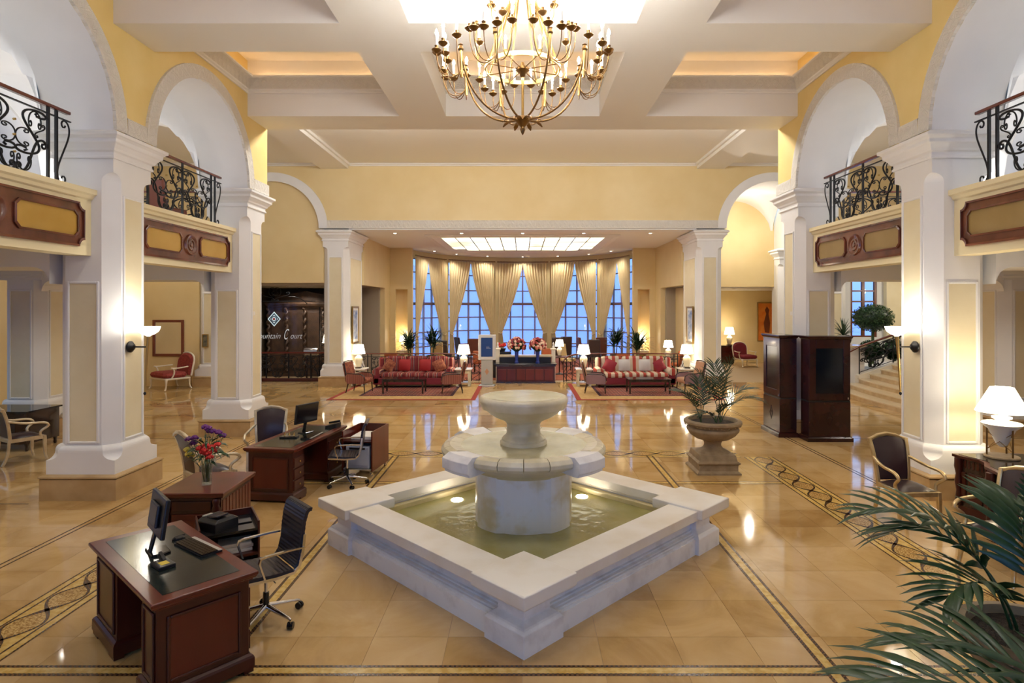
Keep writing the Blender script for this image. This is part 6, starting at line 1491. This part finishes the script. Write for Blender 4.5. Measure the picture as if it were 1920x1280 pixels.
def leafball(label, c, rx, ry, rz_, n, seed, name, cat, mt='hedge', ls=.07, tr=.25):
    t = thing(name, label, cat, c, 0); rn = random.Random(seed); b = B()
    B().lathe([(.02,-rz_*.9),(rx*.55,-rz_*.75),(rx*.86,-.3*rz_),(rx*.88,.2*rz_),(rx*.6,.7*rz_),(.02,.9*rz_)], n=16, sy=ry/rx).obj('inner_branches', 'palm_dk', t)
    for k in range(n):
        ph = rn.random()*2*pi; u = rn.uniform(-1,1); q = sqrt(1-u*u); p_ = Vector((rx*q*cos(ph), ry*q*sin(ph), rz_*u))*rn.uniform(.88,1.04)
        a = Vector((rn.uniform(-1,1),rn.uniform(-1,1),rn.uniform(-1,1))).normalized(); c_ = a.cross(Vector((0,0,1))).normalized(); l = ls*rn.uniform(.6,1.2)
        b.add([p_-a*l*.5, p_+c_*l*.3, p_+a*l*.5, p_-c_*l*.3], [(0,1,2,3)])
    b.obj('foliage', mt, t, kind='stuff'); B().tube([(0,0,-rz_*.9),(0,0,-rz_-tr)], .05, 8).obj('trunk', 'stemgr', t); return t
leafball('clipped rounded green shrub above the stair railing', (12.35, 21.0, 2.36), .68, .6, .48, 2600, 4, 'clipped_shrub', 'shrub', tr=1.14)
for k, (x, y) in enumerate(((11.65,19.95),(12.5,20.0),(13.35,19.95),(14.2,20.0))): leafball(['low leafy shrub behind the first stair railing panel','low leafy shrub below the clipped round shrub','low leafy shrub higher up behind stair railing','low leafy shrub at the top of stair planter'][k], (x,y,1.30), .39,.36,.32, 700, 10+k, 'low_shrub', 'shrub', 'palm', .12)
t = thing('potted_plant', 'spiky plant in glossy black pot on the white stair wall', 'plant', (10.72, 19.9, 1.48)); rn = random.Random(8)
B().lathe([(.14,0),(.22,.06),(.25,.18),(.22,.30),(.17,.33),(.15,.31)], n=24).obj('black_pot', 'blackgloss', t)
for k in range(40):
    az = rn.random()*2*pi; el = rn.uniform(.3,1.4); cur = Vector((0,0,.30)); dv = Vector((cos(az)*cos(el), sin(az)*cos(el), sin(el))); pts = []
    for j in range(5): pts.append(cur.copy()); cur = cur+dv*.16; dv = (dv+Vector((0,0,-.25))).normalized()
    B().ribbon(pts, [.02,.04,.035,.02,.004], .002, Vector((-sin(az),cos(az),0))).obj('leaf', 'palm_dk', t)

for x, y, lb in ((-8.05,12.3,'brown wooden chair on gallery behind the mirror-side balcony rail'),(-7.40,12.45,'second brown wooden chair on gallery behind the mirror-side balcony rail')):
    n_ = len(bpy.data.objects); dining(lb, (x, y), R(160), 'frame_wd', .5, 1.05); o = [q for q in bpy.data.objects if q.get('label') == lb][0]; o.location.z = 4.302; o['group'] = 'gallery chairs'
# ================================================================ ROOM LIGHT
NEU = (1,.955,.89)
def downlight(label, p, power, spot=120, group='recessed downlights', col=(1,.93,.82), r=.07):
    t = thing('downlight', label, 'ceiling light', p, 0, group)
    B().lathe([(r*.75,-.004),(r*1.25,-.010),(r*1.3,-.002),(r*1.2,.0)], n=20, cap=False).obj('trim_ring', 'chrome', t); B().lathe([(r*.8,-.003),(.001,-.004)], n=16).obj('lens', 'dlight', t)
    lamp('SPOT', (p[0], p[1], p[2]-.03), power, col, .05, spot=R(spot))
for x in (-4.6,-2.2,0,2.2,4.6): downlight('recessed downlight in the lounge ceiling border before the light panel', (x, 21.45, ZL-.0), 40, 130, 'lounge border downlights')
for k in range(7): a = R(-75+25*k); downlight('recessed downlight in the curved lounge ceiling edge above drapes', (4.35*sin(a), 27.2+4.35*cos(a), ZL), 50, 130, 'lounge curved-edge downlights')
for sg in (-1, 1):
    for k, c in enumerate(BC):
        downlight('recessed downlight under the %s gallery' % ('mirror-side' if sg < 0 else 'staircase-side'), (sg*8.5, c, 3.719), 48, 140, 'aisle downlights')
        # uplights on the outer gallery piers
        t = thing('wall_uplight', 'small white uplight bowl on the outer gallery arcade, %s' % ('mirror side' if sg < 0 else 'staircase side'), 'wall lamp', (sg*(XA-.02), PR[k], 4.95), 0, 'gallery uplights')
        B().lathe([(.02,-.16),(.07,-.10),(.12,-.02),(.14,.04),(.12,.04),(.05,-.08)], (-sg*.16,0,0), 20).obj('bowl', 'white', t); B().box(-.10 if sg > 0 else 0, 0 if sg > 0 else .10, -.03, .03, -.10, -.04).obj('bracket', 'white', t)
        lamp('POINT', (sg*(XA-.25), PR[k]-.3, 5.30), 36, (1,.97,.94), .1)
downlight('recessed downlight above the mirror', (-11.9, 19.3, 7.68), 150, 80, 'crossing downlights'); downlight('added fill downlight above the staircase', (11.5, 17.5, 7.68), 200, 100, 'crossing downlights')  # the staircase one is added to light the crossing
downlight('recessed downlight above the restaurant entrance', (-8.6, 21.6, 3.50), 30, 140, 'restaurant downlights'); downlight('added fill downlight inside the restaurant', (-8.6, 22.9, 3.50), 60, 140, 'restaurant downlights')  # the inner one is added to brighten the restaurant interior
downlight('recessed downlight in the alcove', (9.5, 26.8, 3.55), 60, 140, 'alcove downlights')
lamp('POINT', (8.6, 22.6, 5.6), 60, (1,.92,.8), .1); lamp('POINT', (14.5, 20, 3.4), 40, (1,.9,.75), .1)
for x in (-4, 0, 4):                                            # fill lamps added behind the second cross beam, hidden, to light the crossing
    t = thing('beam_fill_lamp', 'added fill lamp hidden on the far side of the second cross beam', 'fill lamp', (x, 13.64, 7.25), 0, 'hidden fill lamps')
    B().box(-.03,.03,-.035,.06,-.03,.03).obj('bracket', 'white', t); B().lathe([(.05,0),(.06,.10),(.055,.16)], n=16).xf(Matrix.Translation((0,.10,0)) @ Matrix.Rotation(R(-60),4,'X')).obj('head', 'white', t)
    lamp('POINT', (x, 14.05, 7.12), 105, (1,.97,.93), .08)
for x in (-4.2, 0, 4.2): downlight('added fill downlight in the beam soffit, out of view', (x, 4.85, BEAM), 58, 150, 'added beam soffit fill lights', NEU, .08)  # fill lights added in the beam overhead, out of view
